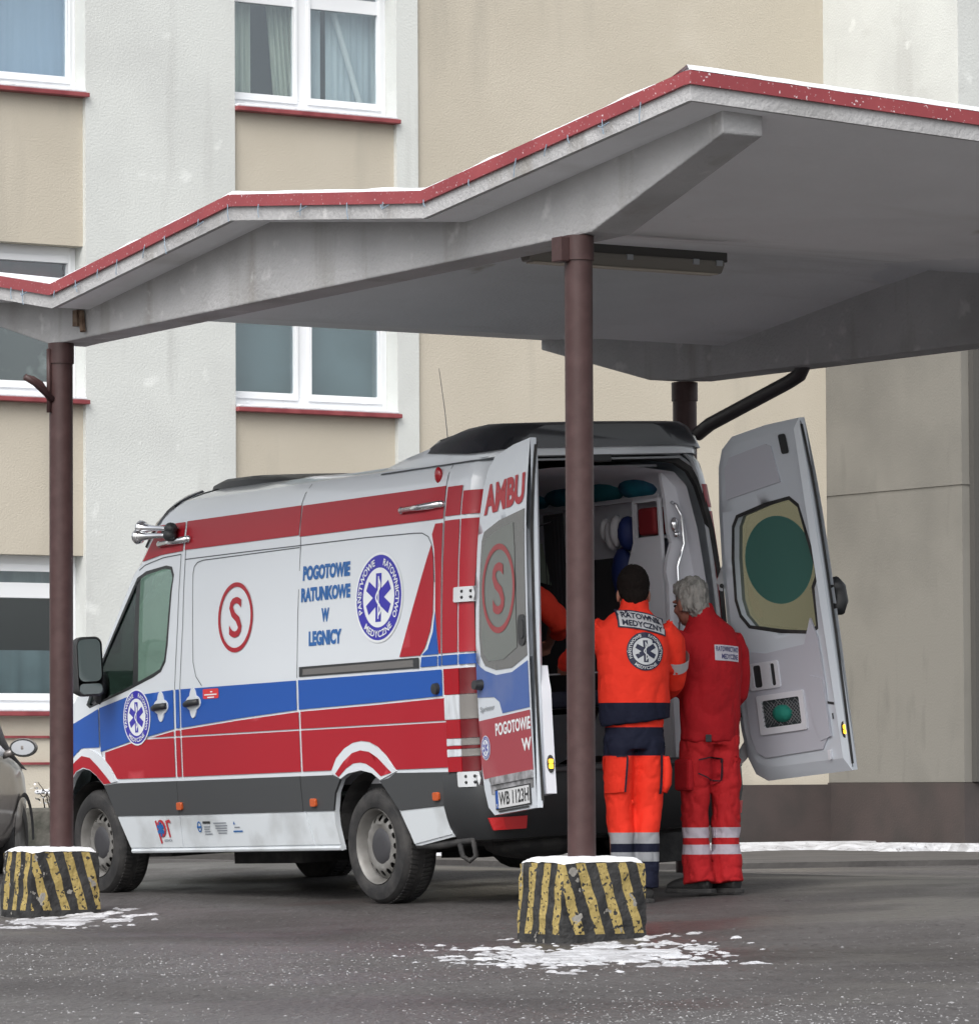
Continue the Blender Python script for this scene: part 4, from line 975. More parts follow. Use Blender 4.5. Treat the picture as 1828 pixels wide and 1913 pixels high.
# wheels
def wheel(x, y, z, s):
    g = G(); RT = .356
    g.lathe([(.232, -.02), (.24, .005), (.262, .012), (.30, .014), (.328, .006), (.345, -.012), (.352, -.035), (.353, -.09), (.354, -.12), (.353, -.18), (.345, -.215), (.32, -.23), (.24, -.225), (.232, -.20)], (x, y, z), 'y', 72, sgn=s)
    for a in range(72):
        an = 2 * math.pi * a / 72
        for h0, h1, sk in ((-.03, -.085, .03), (-.125, -.185, -.03)):
            pts = []
            for (aa, hh) in ((an, h0), (an + .045, h0), (an + .045 + sk, h1), (an + sk, h1)):
                for rr in (.350, .359): pts.append((x + rr * math.cos(aa), y + s * hh, z + rr * math.sin(aa)))
            g.add(pts, [(1, 3, 5, 7), (0, 1, 7, 6), (0, 2, 3, 1), (2, 4, 5, 3), (4, 6, 7, 5)])
    wh = thing_part('wheel', AMB); ty = g.obj('tyre', RUBBER, wh, auto=30)
    g = G()
    def dish(a, b, o):
        r_ = math.hypot(a, b); d = float(np.interp(r_, [.0, .10, .115, .135, .165, .19, .202], [-.035, -.035, -.035, -.022, -.03, -.052, -.065]))
        return (x + a, y + s * (d + o), z + b)
    holes = [circ(.170 * math.cos(R(22.5 * i)), .170 * math.sin(R(22.5 * i)), .0205, 14) for i in range(16)]
    panel(g, circ(0, 0, .202, 64), dish, holes, off=0, thick=.006, step=.025)
    g.lathe([(.202, -.07), (.206, -.06), (.212, -.03), (.221, -.012), (.228, .002), (.233, .006), (.234, -.02), (.215, -.09), (.2, -.10)], (x, y, z), 'y', 64, sgn=s)
    g.obj('rim', STEEL, wh, auto=35)
    g = G(); g.lathe([(0, -.018), (.05, -.018), (.085, -.022), (.10, -.028), (.112, -.036), (.113, -.045)], (x, y, z), 'y', 40, sgn=s)
    g.obj('hub_cap', CAPM, wh, auto=35)
    g = G(); g.lathe([(0, -.11), (.2, -.11)], (x, y, z), 'y', 40, sgn=s); g.obj('brake_disc', RUBBER, wh)
def thing_part(name, parent):
    o = bpy.data.objects.new(name, None); COL.objects.link(o); o.parent = parent; o.empty_display_size = .1; return o
wheel(0.0, .955, .318, 1); wheel(3.648, .955, .372, 1); wheel(0.0, -.955, .335, -1); wheel(3.648, -.955, .36, -1)
# inner arches
g = G()
for x in (0.0, 3.66):
    for s in (1, -1):
        vs = []
        for i in range(17):
            a = math.pi * i / 16; vs += [(x + .46 * math.cos(a), s * .95, .36 + .43 * math.sin(a)), (x + .46 * math.cos(a), s * .55, .36 + .43 * math.sin(a))]
        g.add(vs, [(2 * i, 2 * i + 1, 2 * i + 3, 2 * i + 2) for i in range(16)])
split_obj(g, 'wheel_housing', RUBBER, AMB)
# ---------------- rear doors
HA = R(3.0)
def make_door(s, theta):
    """built closed in the rear plane, then swung about its leaning hinge line; s=+1 left, -1 right"""
    B = Vector((-1.245, s * .965, .62)); DZ = Vector((0, .065, 0)) if s > 0 else Vector((0, .03, .095)); ax = Vector((0, -s * math.sin(HA), math.cos(HA)))
    Rt = Matrix.Rotation(-s * theta, 3, ax)
    def sw(v): return tuple(B + Rt @ (Vector(v) - B) + DZ)
    xo = lambda z, w_: -1.215 + .03 * max(0, (z - 2.0) / .6) ** 2 - .02 * math.sin(math.pi * min(1, max(0, (z - .5) / 2.1)))
    fO = lambda y, z, o: sw((xo(z, y) - o, s * y, z))
    fI = lambda y, z, o: sw((xo(z, y) + (.062 if s > 0 else .085) + o, s * y, z))
    OUTL = [(.03, .48), (.70, .48), (.79, .53), (.84, .64), (.865, .80), (.872, 1.4), (.845, 1.8), (.80, 2.15), (.735, 2.42), (.68, 2.52), (.58, 2.585), (.3, 2.615), (.03, 2.62)]
    INL = [(.06, .56), (.66, .56), (.745, .60), (.79, .68), (.81, .80), (.815, 1.4), (.79, 1.8), (.745, 2.15), (.685, 2.40), (.63, 2.48), (.56, 2.53), (.3, 2.555), (.06, 2.56)]
    WINO = [(.055, 1.36), (.30, 1.31), (.55, 1.32), (.72, 1.36), (.785, 1.42), (.80, 1.55), (.775, 1.85), (.73, 2.10), (.69, 2.15), (.45, 2.19), (.055, 2.21)]
    WINI = [(.13, 1.36), (.18, 1.335), (.42, 1.37), (.66, 1.425), (.72, 1.50), (.74, 1.60), (.715, 1.85), (.675, 2.04), (.63, 2.10), (.40, 2.14), (.20, 2.155), (.14, 2.10), (.115, 1.95), (.075, 1.72), (.08, 1.66), (.12, 1.60)]
    D = thing_part('rear_door', AMB)
    g = G()
    panel(g, OUTL, fO, [WINI], step=.09); panel(g, INL, fI, [WINI], step=.09)
    def loft(P, f, Q, h, k_=None):
        n_ = len(P); vs = [f(a, b, 0) for a, b in P] + [h(a, b, 0) for a, b in Q]
        g.add(vs, [(i, (i + 1) % n_, n_ + (i + 1) % n_, n_ + i) for i in range(n_)])
    fM = lambda y, z, o: sw((xo(z, y) + (.035 if s > 0 else .05), s * y, z))
    loft(OUTL, fO, OUTL, fM); loft(OUTL, fM, INL, fI); loft(WINI, fO, WINI, fI)
    g.obj('door_shell', mat('door_paint', (.60, .645, .70), .35, coat=.5), D, auto=32)
    g = G(); panel(g, [(.028, .50), (.045, .50), (.045, 2.60), (.028, 2.60)], lambda a, b, o: sw((xo(b, a) + .045, s * (a - .003), b)), step=.2)
    vs = []
    for i in range(40):
        z = .52 + 2.06 * i / 39
        for d_ in ((.026, .042) if s > 0 else (.035, .058)): vs.append(sw((xo(z, 0) + d_, s * .024, z)))
    g.add(vs, [(2 * i, 2 * i + 1, 2 * i + 3, 2 * i + 2) for i in range(39)]); g.obj('edge_seal', RUBBER, D)
    if s > 0:
        g = G(); panel(g, [(.025, .56), (.70, .56), (.76, .70), (.78, 1.2), (.70, 1.30), (.06, 1.30), (.045, 1.22), (.025, 1.16)], fI, off=.062, thick=.06, step=.09); g.obj('door_trim', LINING, D, auto=35)
        g = G(); panel(g, inset(WINO, .0), fO, off=.004, thick=.006, step=.09); g.obj('door_window', mat('tinted_border_glass', (.085, .085, .085), .22, coat=.4), D, auto=40)
        IN2 = [(.20, 1.42), (.42, 1.37), (.66, 1.38), (.735, 1.44), (.755, 1.55), (.735, 1.83), (.695, 2.06), (.65, 2.105), (.42, 2.14), (.22, 2.15), (.20, 2.0)]
        g = G(); panel(g, IN2, fO, off=.0065, step=.1); g.obj('frosted_pane', FROST_G, D, smooth=True)
        g = G(); ringS(g, fO, .46, 1.79, .262, .009, sx=-1); g.obj('ring_letter_sign', mat('faded_red_vinyl', (.30, .05, .055), .45), D)
        fT = lambda a, b, o: fO(-a, b, o)
        g = G(); text(g, 'AMBU', fT, -.70, -.062, 2.245, 2.425, .004, .045); g.obj('lettering', mat('red_letters', (.40, .03, .04), .5), D)
        DB = mat('dusty_blue_vinyl', (.06, .12, .34), .5, col2=(.14, .18, .34), ns=3, lo=.45, hi=.8); DR = mat('dusty_red_vinyl', (.33, .05, .065), .5, col2=(.38, .11, .12), ns=3, lo=.45, hi=.8)
        g = G(); panel(g, [(.05, 1.06), (.48, 1.06), (.52, 1.13), (.60, 1.165), (.868, 1.185), (.868, 1.40), (.80, 1.36), (.72, 1.33), (.55, 1.29), (.30, 1.285), (.05, 1.33)], fO, off=.003, step=.09); g.obj('blue_stripe', DB, D, smooth=True)
        g = G(); panel(g, [(.05, .70), (.83, .70), (.858, .80), (.866, 1.045), (.05, 1.045)], fO, off=.003, step=.09); g.obj('red_stripe', DR, D, smooth=True)
        g = G(); text(g, 'POGOTOWIE', fT, -.60, -.05, .935, 1.01, .005, .03); g.obj('lettering', WHITE_V, D)
        g = G(); text(g, 'W', fT, -.20, -.05, .815, .89, .005, .03); g.obj('lettering', WHITE_V, D)
        g = G(); emblem(g, fO, .77, .88, .068, off=.005, d=.001, sx=-1); g.obj('rescue_emblem', [mat('dusty_navy', (.10, .11, .36), .5), WHITE_V], D)
        g = G(); text(g, 'Sprinter', fT, -.83, -.60, 1.085, 1.125, .004, .02); g.obj('model_lettering', GREYTRIM, D)
        g = G(); panel(g, [(.06, .655), (.70, .655), (.735, .69), (.70, .70), (.06, .70)], fO, off=.012, thick=.012, step=.09); panel(g, [(.06, .60), (.72, .60), (.735, .66), (.70, .655), (.06, .655)], fO, off=.003, step=.09); g.obj('plate_lamp_strip', mat('dull_strip', (.16, .16, .165), .5, col2=(.4, .4, .42), ns=14), D, auto=40)
        # number plate
        g = G(); panel(g, [(.105, .505), (.655, .505), (.655, .625), (.105, .625)], fO, off=.008, thick=.008, step=.2, mi=0); panel(g, [(.115, .513), (.605, .513), (.605, .617), (.115, .617)], fO, off=.0095, step=.3, mi=1); panel(g, [(.605, .513), (.645, .513), (.645, .617), (.605, .617)], fO, off=.0095, step=.3, mi=2)
        text(g, 'WB 1123H', fT, -.59, -.125, .527, .606, .011, .02, 0); text(g, 'PL', fT, -.638, -.612, .520, .540, .011, .01, 3)
        panel(g, [(.14, .49), (.62, .49), (.62, .50), (.14, .50)], fO, off=.006, step=.3, mi=0)
        g.obj('number_plate', [BLACKP, mat('plate_white', (.62, .63, .64), .45), BLUE_V, WHITE_V], D)
        g = G(); g.tube([fO(.80, 1.255, -.005), fO(.80, 1.255, .05)], [(.05, .034), (.04, .027)], 16, ref=tuple(Vector(fO(.9, 1.255, 0)) - Vector(fO(.8, 1.255, 0)))); g.obj('rubber_stop', BLACKP, D, auto=40)
        g = G(); panel(g, rrect(.06, .17, 1.42, 1.60, .045), fO, off=.011, thick=.01, step=.05); panel(g, rrect(.075, .13, 1.46, 1.57, .025), fO, off=.016, thick=.01, step=.05); g.obj('door_handle', BLACKP, D, auto=40)
    else:
        g = G(); panel(g, inset(WINI, .012), lambda a, b, o: sw((xo(b, a) + .03, s * a, b)), step=.1); g.obj('door_window', GLASS_REAR, D, smooth=True); pw = D
        g = G(); panel(g, inset(WINI, .012), fI, [inset(WINI, -.012)], off=.003, step=.06); g.obj('window_seal', RUBBER, pw)
        g = G(); panel(g, circ(.40, 1.80, .268, 56), lambda a, b, o: sw((xo(b, a) + .034, s * a, b)), step=.1); g.obj('round_film', GREEN_C, pw, smooth=True)
        g = G(); panel(g, [(.20, .63), (.655, .62), (.72, .66), (.755, .76), (.765, 1.2), (.74, 1.28), (.55, 1.25), (.24, 1.27), (.17, 1.42), (.13, 1.30), (.12, 1.0), (.13, .72)], fI, off=.014, thick=.016, step=.09)
        panel(g, [(.24, 2.26), (.69, 2.21), (.655, 2.40), (.60, 2.46), (.30, 2.50), (.26, 2.48)], fI, off=.010, thick=.012, step=.09)
        panel(g, [(.12, .70), (.20, .68), (.24, .80), (.27, 1.06), (.22, 1.08), (.13, 1.05)], fI, off=.022, thick=.02, step=.09)
        split_obj(g, 'door_trim', LINING2, D, auto=35); tr_ = D
        g = G(); panel(g, rrect(.46, .70, 1.035, 1.20, .015), fI, [rrect(.60, .665, 1.05, 1.185, .015), rrect(.49, .525, 1.05, 1.185, .012)], off=.026, thick=.014, step=.06); g.obj('grab_frame', LINING, tr_, auto=35)
        g = G(); panel(g, rrect(.60, .665, 1.05, 1.185, .015), fI, off=.0155, step=.1); panel(g, rrect(.49, .525, 1.05, 1.185, .012), fI, off=.0155, step=.1); g.obj('grab_slot', BLACKP, tr_)
        g = G(); panel(g, rrect(.29, .66, .76, 1.0, .012), fI, [rrect(.325, .625, .80, .965, .012)], off=.030, thick=.018, step=.06); g.obj('pocket_frame', LINING, D, auto=35); pk = D
        g = G(); panel(g, rrect(.325, .625, .80, .965, .012), fI, off=.0155, step=.1); g.obj('pocket_back', mat('pocket_dark', (.03, .04, .045), .8), pk)
        g = G()
        for i in range(-8, 18):
            for sg in (1, -1):
                pts = []
                for t in range(9):
                    a = .325 + .30 * t / 8; b = .80 + (i * .0245 if sg > 0 else .165 - i * .0245) + sg * (a - .325)
                    if .80 <= b <= .965: pts.append(fI(a, b, .026))
                if len(pts) > 1: g.tube(pts, .0022, 4)
        g.obj('pocket_net', mat('net', (.18, .19, .2), .6), pk)
        g = G(); c = fI(.475, .875, .018); g.ell(c, (.085, .05, .055), 12); g.obj('green_bundle', mat('green_cloth', (.01, .20, .15), .8, bump=.5, bs=20), pk, smooth=True)
        g = G(); 
        for (a, b) in ((.85, 1.70), (.835, .90), (.045, 1.62), (.045, 1.22), (.045, 1.0)): g.ell(fI(a, b, -.03 if a < .1 else -.012), (.014, .014, .014), 8)
        g.obj('bolt_hole', BLACKP, D, smooth=True)
        g = G(); panel(g, rrect(.13, .19, 2.42, 2.54, .015), fI, off=.006, step=.1); panel(g, [(.075, .885), (.17, .905), (.17, .92), (.075, .90)], fI, off=.006, step=.1); panel(g, [(.09, .80), (.10, .80), (.10, .835), (.09, .835)], fI, off=.006, step=.1); split_obj(g, 'lock_slot', BLACKP, D)
        g = G(); panel(g, rrect(.165, .215, .86, .955, .008), fI, off=.02, thick=.02, step=.1); panel(g, rrect(.14, .16, .56, .62, .006), fI, off=.02, thick=.02, step=.1); split_obj(g, 'striker', LINING, D)
        g = G(); g.tube([fO(.045, 1.44, .02), fO(.05, 1.50, .065), fO(.05, 1.58, .06), fO(.045, 1.62, .02)], [.045, .05, .05, .04], 12); g.obj('door_handle', BLACKP, D, smooth=True)
    # marker lamp on the free edge
    fE = lambda a, b, o: sw((xo(b, 0) + (.095 if s > 0 else .066) + a, s * ((.026 if s > 0 else .045) - o), b))
    g = G(); panel(g, circ(0, .73, .022, 20, .052), fE, off=.008, thick=.008, step=.05); g.obj('edge_marker', BLACKP, D, auto=40); mk = D
    g = G(); panel(g, rrect(-.013, .013, .732, .757, .006), fE, off=.013, thick=.006, step=.05); panel(g, rrect(-.013, .013, .703, .728, .006), fE, off=.013, thick=.006, step=.05); g.obj('marker_lens', LITAMBER, mk)
    # hinges
    for z in (1.80, .70):
        zc = z + .01; fh = fL if s > 0 else fR
        g = G(); panel(g, rrect(-1.235, -1.05, zc - .045, zc + .045, .012), fh, off=.020, thick=.02, step=.03)
        hb_ = fh(-1.235, zc, .01); e_ = Vector(sw((-1.235, s * .885, zc)))
        g.tube([hb_, tuple((Vector(hb_) + e_) / 2 + Vector((-.01, s * .01, 0))), tuple(e_)], [(.042, .012)] * 3, 4, ref=(0, 0, 1))
        g.obj('hinge', mat('hinge_white', (.60, .62, .64), .4), D, auto=40)
        g = G()
        for xa in (-1.13, -1.18, -1.215):
            for dz in (-.018, .018): g.ell(fh(xa, zc + dz, .020), (.010, .010, .010), 8)
        g.obj('hinge_bolt', BLACKP, D, smooth=True)
make_door(1, R(101.5)); make_door(-1, R(103))
# ---------------- patient compartment
g = G(); g.box(-1.19, 2.25, -.80, .80, .66, .70); g.obj('compartment_floor', mat('floor_dark', (.04, .042, .045), .6), AMB)
g = G()
for s in (1, -1):
    vs = [(x, s * y, z) for x in (-1.18, 2.25) for (y, z) in ((.80, .70), (.82, 1.3), (.80, 1.8), (.755, 2.15), (.69, 2.42), (.60, 2.51), (.3, 2.55), (0, 2.555))]
    g.add(vs, [(i, i + 1, 9 + i, 8 + i) for i in range(7)])
g.obj('compartment_lining', LINING, AMB, auto=50)
g = G(); g.box(2.22, 2.26, -.82, .82, .66, 2.55); g.obj('bulkhead', mat('bulkhead_grey', (.20, .20, .21), .7), AMB)
# right-hand cabinets (faces at y=-.6)
g = G()
fC = lambda a, b, o: (a, -.60 + o, b)
panel(g, [(-1.0, 1.5), (-.62, 1.5), (-.58, 1.8), (-.62, 1.95), (-.70, 2.10), (-.71, 2.36), (.9, 2.36), (.9, 2.385), (-1.0, 2.385)], fC, [rrect(-1.0 + .02, -.73, 2.13, 2.345, .01)], off=.0, thick=.025, step=.12)
panel(g, [(-1.0, .7), (-.45, .7), (-.5, 1.3), (-.62, 1.5), (-1.0, 1.5)], fC, off=.0, thick=.025, step=.12)
g.obj('cabinet_front', LINING, AMB, auto=40)
g = G(); g.box(-1.0, .9, -.78, -.60, 2.362, 2.383); g.box(-.99, -.72, -.76, -.62, 2.115, 2.13); g.box(.85, .88, -.78, -.6, 1.2, 2.5); g.box(-1.0, .88, -.60, .0, 2.556, 2.57); g.obj('cabinet_shelf', LINING, AMB)
# rear end panel with the grab rail
PL = [(-.585, 2.52), (-.61, 2.34), (-.62, 2.15), (-.64, 2.08), (-.60, 1.98), (-.585, 1.9), (-.60, 1.82), (-.59, 1.5), (-.58, .72), (-.81, .72), (-.83, 1.3), (-.815, 1.8), (-.775, 2.15), (-.71, 2.42), (-.66, 2.50)]
g = G(); panel(g, PL, lambda a, b, o: (-1.06 - o, a, b), off=0, thick=.03, step=.1); g.obj('end_panel', LINING, AMB, bevel=.01)
g = G(); g.tube([(-1.06, -.655, 2.33), (-1.10, -.66, 2.31), (-1.105, -.69, 2.24), (-1.105, -.70, 2.07), (-1.10, -.675, 2.0), (-1.10, -.645, 1.93), (-1.10, -.64, 1.6), (-1.06, -.635, 1.4)], .011, 10); g.ell((-1.08, -.655, 2.19), (.02, .03, .05), 10); g.ell((-1.09, -.66, 2.13), (.02, .025, .025), 10)
g.obj('grab_rail', CHROME, AMB, smooth=True)
g = G()
for (x, m, w_) in ((.55, 0, .25), (.10, 0, .28), (-.30, 1, .24), (-.68, 0, .22)): g.ell((x, -.70, 2.46), (w_, .10, .085), 14, mi=m)
g.obj('shelf_bag', [BAGBLUE, mat('teal_bag', (.01, .13, .16), .7)], AMB, smooth=True)
g = G(); g.box(-.96, -.78, -.72, -.585, 2.14, 2.31); g.obj('red_case', BAGRED, AMB, bevel=.02)
g = G(); g.ell((-.40, -.66, 2.17), (.05, .06, .10), 12); g.ell((-.47, -.64, 2.19), (.045, .05, .10), 12); g.ell((-.33, -.66, 2.2), (.03, .05, .08), 12); g.obj('white_pouch', BAGWHITE, AMB, smooth=True)
g = G(); g.ell((-.57, -.66, 2.17), (.07, .07, .11), 12); g.ell((-.46, -.68, 1.92), (.10, .06, .17), 12); g.obj('blue_pouch', mat('navy_pouch', (.015, .03, .14), .6), AMB, smooth=True)
g = G(); g.box(.86, .90, -.6, .1, .8, 2.36); g.box(-.62, .86, -.785, -.77, 1.2, 2.36); g.obj('dark_backing', CURT, AMB)
g = G(); vs = [(.26 - .24 * i / 20, -.58 + .01 * math.sin(i * 2), 2.34 - j * .62) for j in (0, 1) for i in range(21)]; g.add(vs, [(i, i + 1, 22 + i, 21 + i) for i in range(20)]); g.obj('grey_curtain', CURT, AMB, smooth=True)
g = G(); panel(g, [(.40, 1.93), (.20, 1.89), (.28, 2.16), (.40, 2.165)], lambda a, b, o: (a, -.575 + o, b), step=.2); g.obj('side_glazing', mat('pale_green_glazing', (.42, .50, .40), .3), AMB)
g = G(); g.tube([(.36, -.57, 2.27), (.15, -.57, 2.29)], .007, 6); g.obj('hook_rail', CHROME, AMB)
# stretcher
g = G(); g.box(-1.1, .9, -.12, .38, 1.10, 1.20); g.obj('stretcher_mattress', mat('dark_mattress', (.02, .025, .05), .6), AMB, bevel=.04)
g = G(); g.tube([(-1.12, -.14, 1.08), (.92, -.14, 1.08)], .018, 8); g.tube([(-1.12, .40, 1.08), (.92, .40, 1.08)], .018, 8)
for x in (-.9, .7): g.tube([(x, -.12, 1.08), (x + .25, -.12, .74)], .016, 8); g.tube([(x, .38, 1.08), (x + .25, .38, .74)], .016, 8)
g.obj('stretcher_frame', BLACKP, AMB)
# cab fittings
g = G(); g.box(3.45, 3.95, -.82, .82, .95, 1.30); g.obj('dashboard', BLACKP, AMB, bevel=.06)
for y in (.47, -.47):
    g = G(); g.box(2.45, 2.60, y - .24, y + .24, .9, 1.62); g.box(2.5, 3.0, y - .24, y + .24, .85, 1.0); g.ell((2.52, y, 1.72), (.06, .14, .12), 12); g.obj('cab_seat', mat('seat_cloth', (.03, .032, .036), .9), AMB, bevel=.06)
g = G(); vs = []; 
g.tube([(3.30 + .10 * math.cos(a) , .47 + .20 * math.sin(a), 1.30 + .17 * math.cos(a)) for a in [2 * math.pi * i / 24 for i in range(25)]], .014, 8, cap=False); g.obj('steering_wheel', BLACKP, AMB, smooth=True)
g = G(); g.box(3.325, 3.345, .06, .085, 1.66, 2.02); g.box(3.32, 3.34, -.10, .24, 1.845, 1.87); g.obj('cross_bracket', BLACKP, AMB)

# ------------------------------------------------------------------ people
def fuse(g, name, mats, parent, voxel=.012, smooth_it=6, wrinkle=0., wsc=(9, 9, 4), seed=0., fac=.5):
    me = bpy.data.meshes.new(name); me.from_pydata(g.v, [], g.f); me.update()
    b = bmesh.new(); b.from_mesh(me); bmesh.ops.recalc_face_normals(b, faces=b.faces); b.to_mesh(me); b.free()
    o = bpy.data.objects.new(name, me); COL.objects.link(o)
    r = o.modifiers.new('r', 'REMESH'); r.mode = 'VOXEL'; r.voxel_size = voxel
    s = o.modifiers.new('s', 'SMOOTH'); s.iterations = smooth_it; s.factor = fac
    dg = bpy.context.evaluated_depsgraph_get(); m2 = bpy.data.meshes.new_from_object(o.evaluated_get(dg)); o.modifiers.clear(); o.data = m2; bpy.data.meshes.remove(me)
    m2.name = name; m2.materials.clear()
    for m in (mats if isinstance(mats, (list, tuple)) else [mats]): m2.materials.append(m)
    if wrinkle:
        for v in m2.vertices:
            c = v.co; n_ = noise.fractal(Vector((c.x * wsc[0] + seed, c.y * wsc[1], c.z * wsc[2])), 1., 2., 3)
            rid = (1 - abs(noise.noise(Vector((c.x * wsc[0] * 1.3 + seed + 7, c.y * wsc[1] * 1.3, c.z * wsc[2] * 1.6))))) ** 4
            v.co = c + v.normal * (wrinkle * (n_ * .8 - rid * .9))
    m2.polygons.foreach_set('use_smooth', [True] * len(m2.polygons)); m2.update()
    o.parent = parent; return o
def onto(o, parent_fn):
    bvh = BVHTree.FromPolygons([v.co.copy() for v in o.data.vertices], [tuple(p.vertices) for p in o.data.polygons])
    def f(a, b, off):
        src, d = parent_fn(a, b); hit = bvh.ray_cast(Vector(src), Vector(d).normalized())
        if hit[0] is None: return tuple(Vector(src) + Vector(d))
        return tuple(hit[0] - Vector(d).normalized() * (off + .002))
    return f
SKIN = mat('skin', (.36, .17, .12), .55, col2=(.30, .13, .09), ns=20)
SKIN2 = mat('skin_ruddy', (.33, .14, .10), .55, col2=(.28, .11, .08), ns=20)
HAIR_D = mat('dark_hair', (.010, .007, .006), .85, spec=.15, bump=.7, bs=90, stretch=(1, 1, .3)); HAIR_G = mat('grey_hair', (.30, .29, .27), .6, col2=(.16, .155, .145), ns=26, lo=.45, hi=.6, stretch=(1, 1, .25), bump=.8, bs=70)
HIVIS = (.80, .040, .020); HIV2 = (.82, .040, .020); NAVY = (.010, .012, .028); REDC = (.40, .012, .018); REDC2 = (.42, .016, .020)
BOOT = mat('black_boot', (.018, .018, .018), .6, bump=.3, bs=50)
def head(g, c, yaw, sc=1., pitch=0.):
    m = Matrix.Rotation(yaw, 3, 'Z') @ Matrix.Rotation(pitch, 3, 'X'); c = Vector(c)
    def e(p, r): g.ell(c + m @ (Vector(p) * sc), [a * sc for a in r], 18, rotm=m)
    e((0, -.012, .03), (.076, .096, .098)); e((0, .028, -.035), (.062, .066, .085)); e((0, .05, -.085), (.034, .034, .032))   # cranium, face, chin
    e((0, .098, -.022), (.013, .022, .028)); e((0, .088, -.005), (.010, .014, .03)); e((0, .083, -.062), (.024, .012, .010)); e((0, .084, .022), (.055, .02, .012))
    for s in (1, -1): e((s * .078, -.004, -.018), (.010, .022, .034)); e((s * .045, .058, -.03), (.022, .024, .024))
    return m
def hand(g, wrist, d, palm_n, s=1, curl=.5, sc=1.):
    """palm and five separate bent fingers; d: direction of the hand, palm_n: palm normal"""
    d = Vector(d).normalized(); n_ = Vector(palm_n); n_ = (n_ - d * n_.dot(d)).normalized(); a = d.cross(n_).normalized() * s; w_ = Vector(wrist)
    g.tube([w_, w_ + d * .03 * sc, w_ + d * .06 * sc, w_ + d * .09 * sc], [(.026 * sc, .02 * sc), (.036 * sc, .018 * sc), (.041 * sc, .016 * sc), (.038 * sc, .013 * sc)], 10, ref=a)
    for k, (off, L) in enumerate(((.030, .070), (.010, .080), (-.010, .074), (-.029, .058))):
        p = w_ + (d * .085 + a * off) * sc; dd = d.copy(); pts = [p]
        for j, fr in enumerate((.45, .32, .23)):
            dd = (dd + n_ * curl * (.55 + .1 * k)).normalized(); p = p + dd * L * fr * sc; pts.append(p)
        g.tube(pts, [.0095 * sc, .009 * sc, .008 * sc, .0065 * sc], 8)
    p = w_ + (d * .025 + a * .034) * sc; dd = (d * .6 + a * .7 + n_ * .3).normalized(); p2 = p + dd * .04 * sc; p3 = p2 + (d * .8 + a * .15 + n_ * .4).normalized() * .032 * sc
    g.tube([p, p2, p3], [.012 * sc, .010 * sc, .0075 * sc], 8)
def boots(t, L, sc=1.):
    for (x, y, yaw) in L:
        m = Matrix.Rotation(yaw, 3, 'Z'); c = Vector((x, y, 0)); g = G()
        pts = [(0, -.09, .05), (0, -.03, .06), (0, .06, .055), (0, .14, .042), (0, .185, .032)]
        g.tube([c + m @ (Vector(p) * sc) for p in pts], [(.04, .045), (.046, .056), (.048, .05), (.046, .038), (.03, .024)], 14, ref=tuple(m @ Vector((1, 0, 0))))
        g.tube([c + m @ Vector((0, -.03, .05)), c + m @ Vector((0, -.035, .13))], [(.042, .050), (.043, .050)], 14, ref=tuple(m @ Vector((1, 0, 0))))
        b = fuse(g, 'boot', BOOT, t, .009, 4)
        g = G(); vs = [c + m @ (Vector(p) * sc) for p in [(.04, -.105, 0), (.05, 0, 0), (.054, .10, 0), (.035, .185, 0), (0, .205, 0), (-.035, .185, 0), (-.054, .10, 0), (-.05, 0, 0), (-.04, -.105, 0), (0, -.125, 0)]]
        n_ = len(vs); g.add(vs + [v + Vector((0, 0, .028)) for v in vs], [tuple(range(n_)), tuple(range(n_, 2 * n_))] + [(i, (i + 1) % n_, n_ + (i + 1) % n_, n_ + i) for i in range(n_)]); g.obj('sole', RUBBER, b, bevel=.005)

# --- paramedic in the orange jacket (seen from behind)
px, py = .842, 26.86
PA = thing('person', 'dark haired paramedic in orange jacket with a round emblem on the back', 'person', (px, py, gz(px, py)), R(12))
g = G(); m_ = head(g, (.024, .085, 1.825), R(-8), 1.16, R(-16))
g.tube([(.012, .03, 1.60), (.016, .045, 1.70), (.02, .07, 1.80)], [.065, .062, .060], 14)
g.tube([(0, 0, .95), (0, 0, 1.15), (.01, .02, 1.40), (.012, .03, 1.62)], [(.15, .10), (.15, .10), (.19, .11), (.12, .08)], 16, ref=(1, 0, 0))
LW = (-.30, .50, 1.42); RW = (.27, .50, 1.22)
g.tube([(-.19, .03, 1.60), (-.27, .20, 1.46), LW], [.05, .045, .03], 12); g.tube([(.20, .03, 1.58), (.275, .16, 1.33), RW], [.05, .045, .03], 12)
for s, x in ((-1, -.092), (1, .095)): g.tube([(x, 0, .95), (x * 1.02, .01, .5), (x * 1.05, -.01, .1)], [.085, .06, .04], 12)
hand(g, LW, (.15, .9, -.2), (0, 0, -1), -1, .5); hand(g, RW, (-.2, .9, -.1), (-.5, 0, -1), 1, .5)
fuse(g, 'body', SKIN, PA, .0065, 3)
g = G(); hm = Matrix.Rotation(R(-8), 3, 'Z') @ Matrix.Rotation(R(-16), 3, 'X'); hc = Vector((.024, .085, 1.825))
for p, r in (((0, -.020, .042), (.086, .104, .104)), ((0, -.052, -.02), (.066, .056, .078)), ((0, .03, .085), (.07, .07, .055)), ((.062, -.03, .015), (.018, .040, .05)), ((-.062, -.03, .015), (.018, .040, .05))): g.ell(hc + hm @ (Vector(p) * 1.16), [a * 1.16 for a in r], 18, rotm=hm)
fuse(g, 'hair', HAIR_D, PA, .007, 3, .004, (60, 60, 25))
for s in (1, -1):
    g = G(); g.ell(hc + hm @ Vector((s * .033, .098, 0)), (.012, .008, .008), 10); g.obj('eye', BLACKP, PA, smooth=True)
g = G()
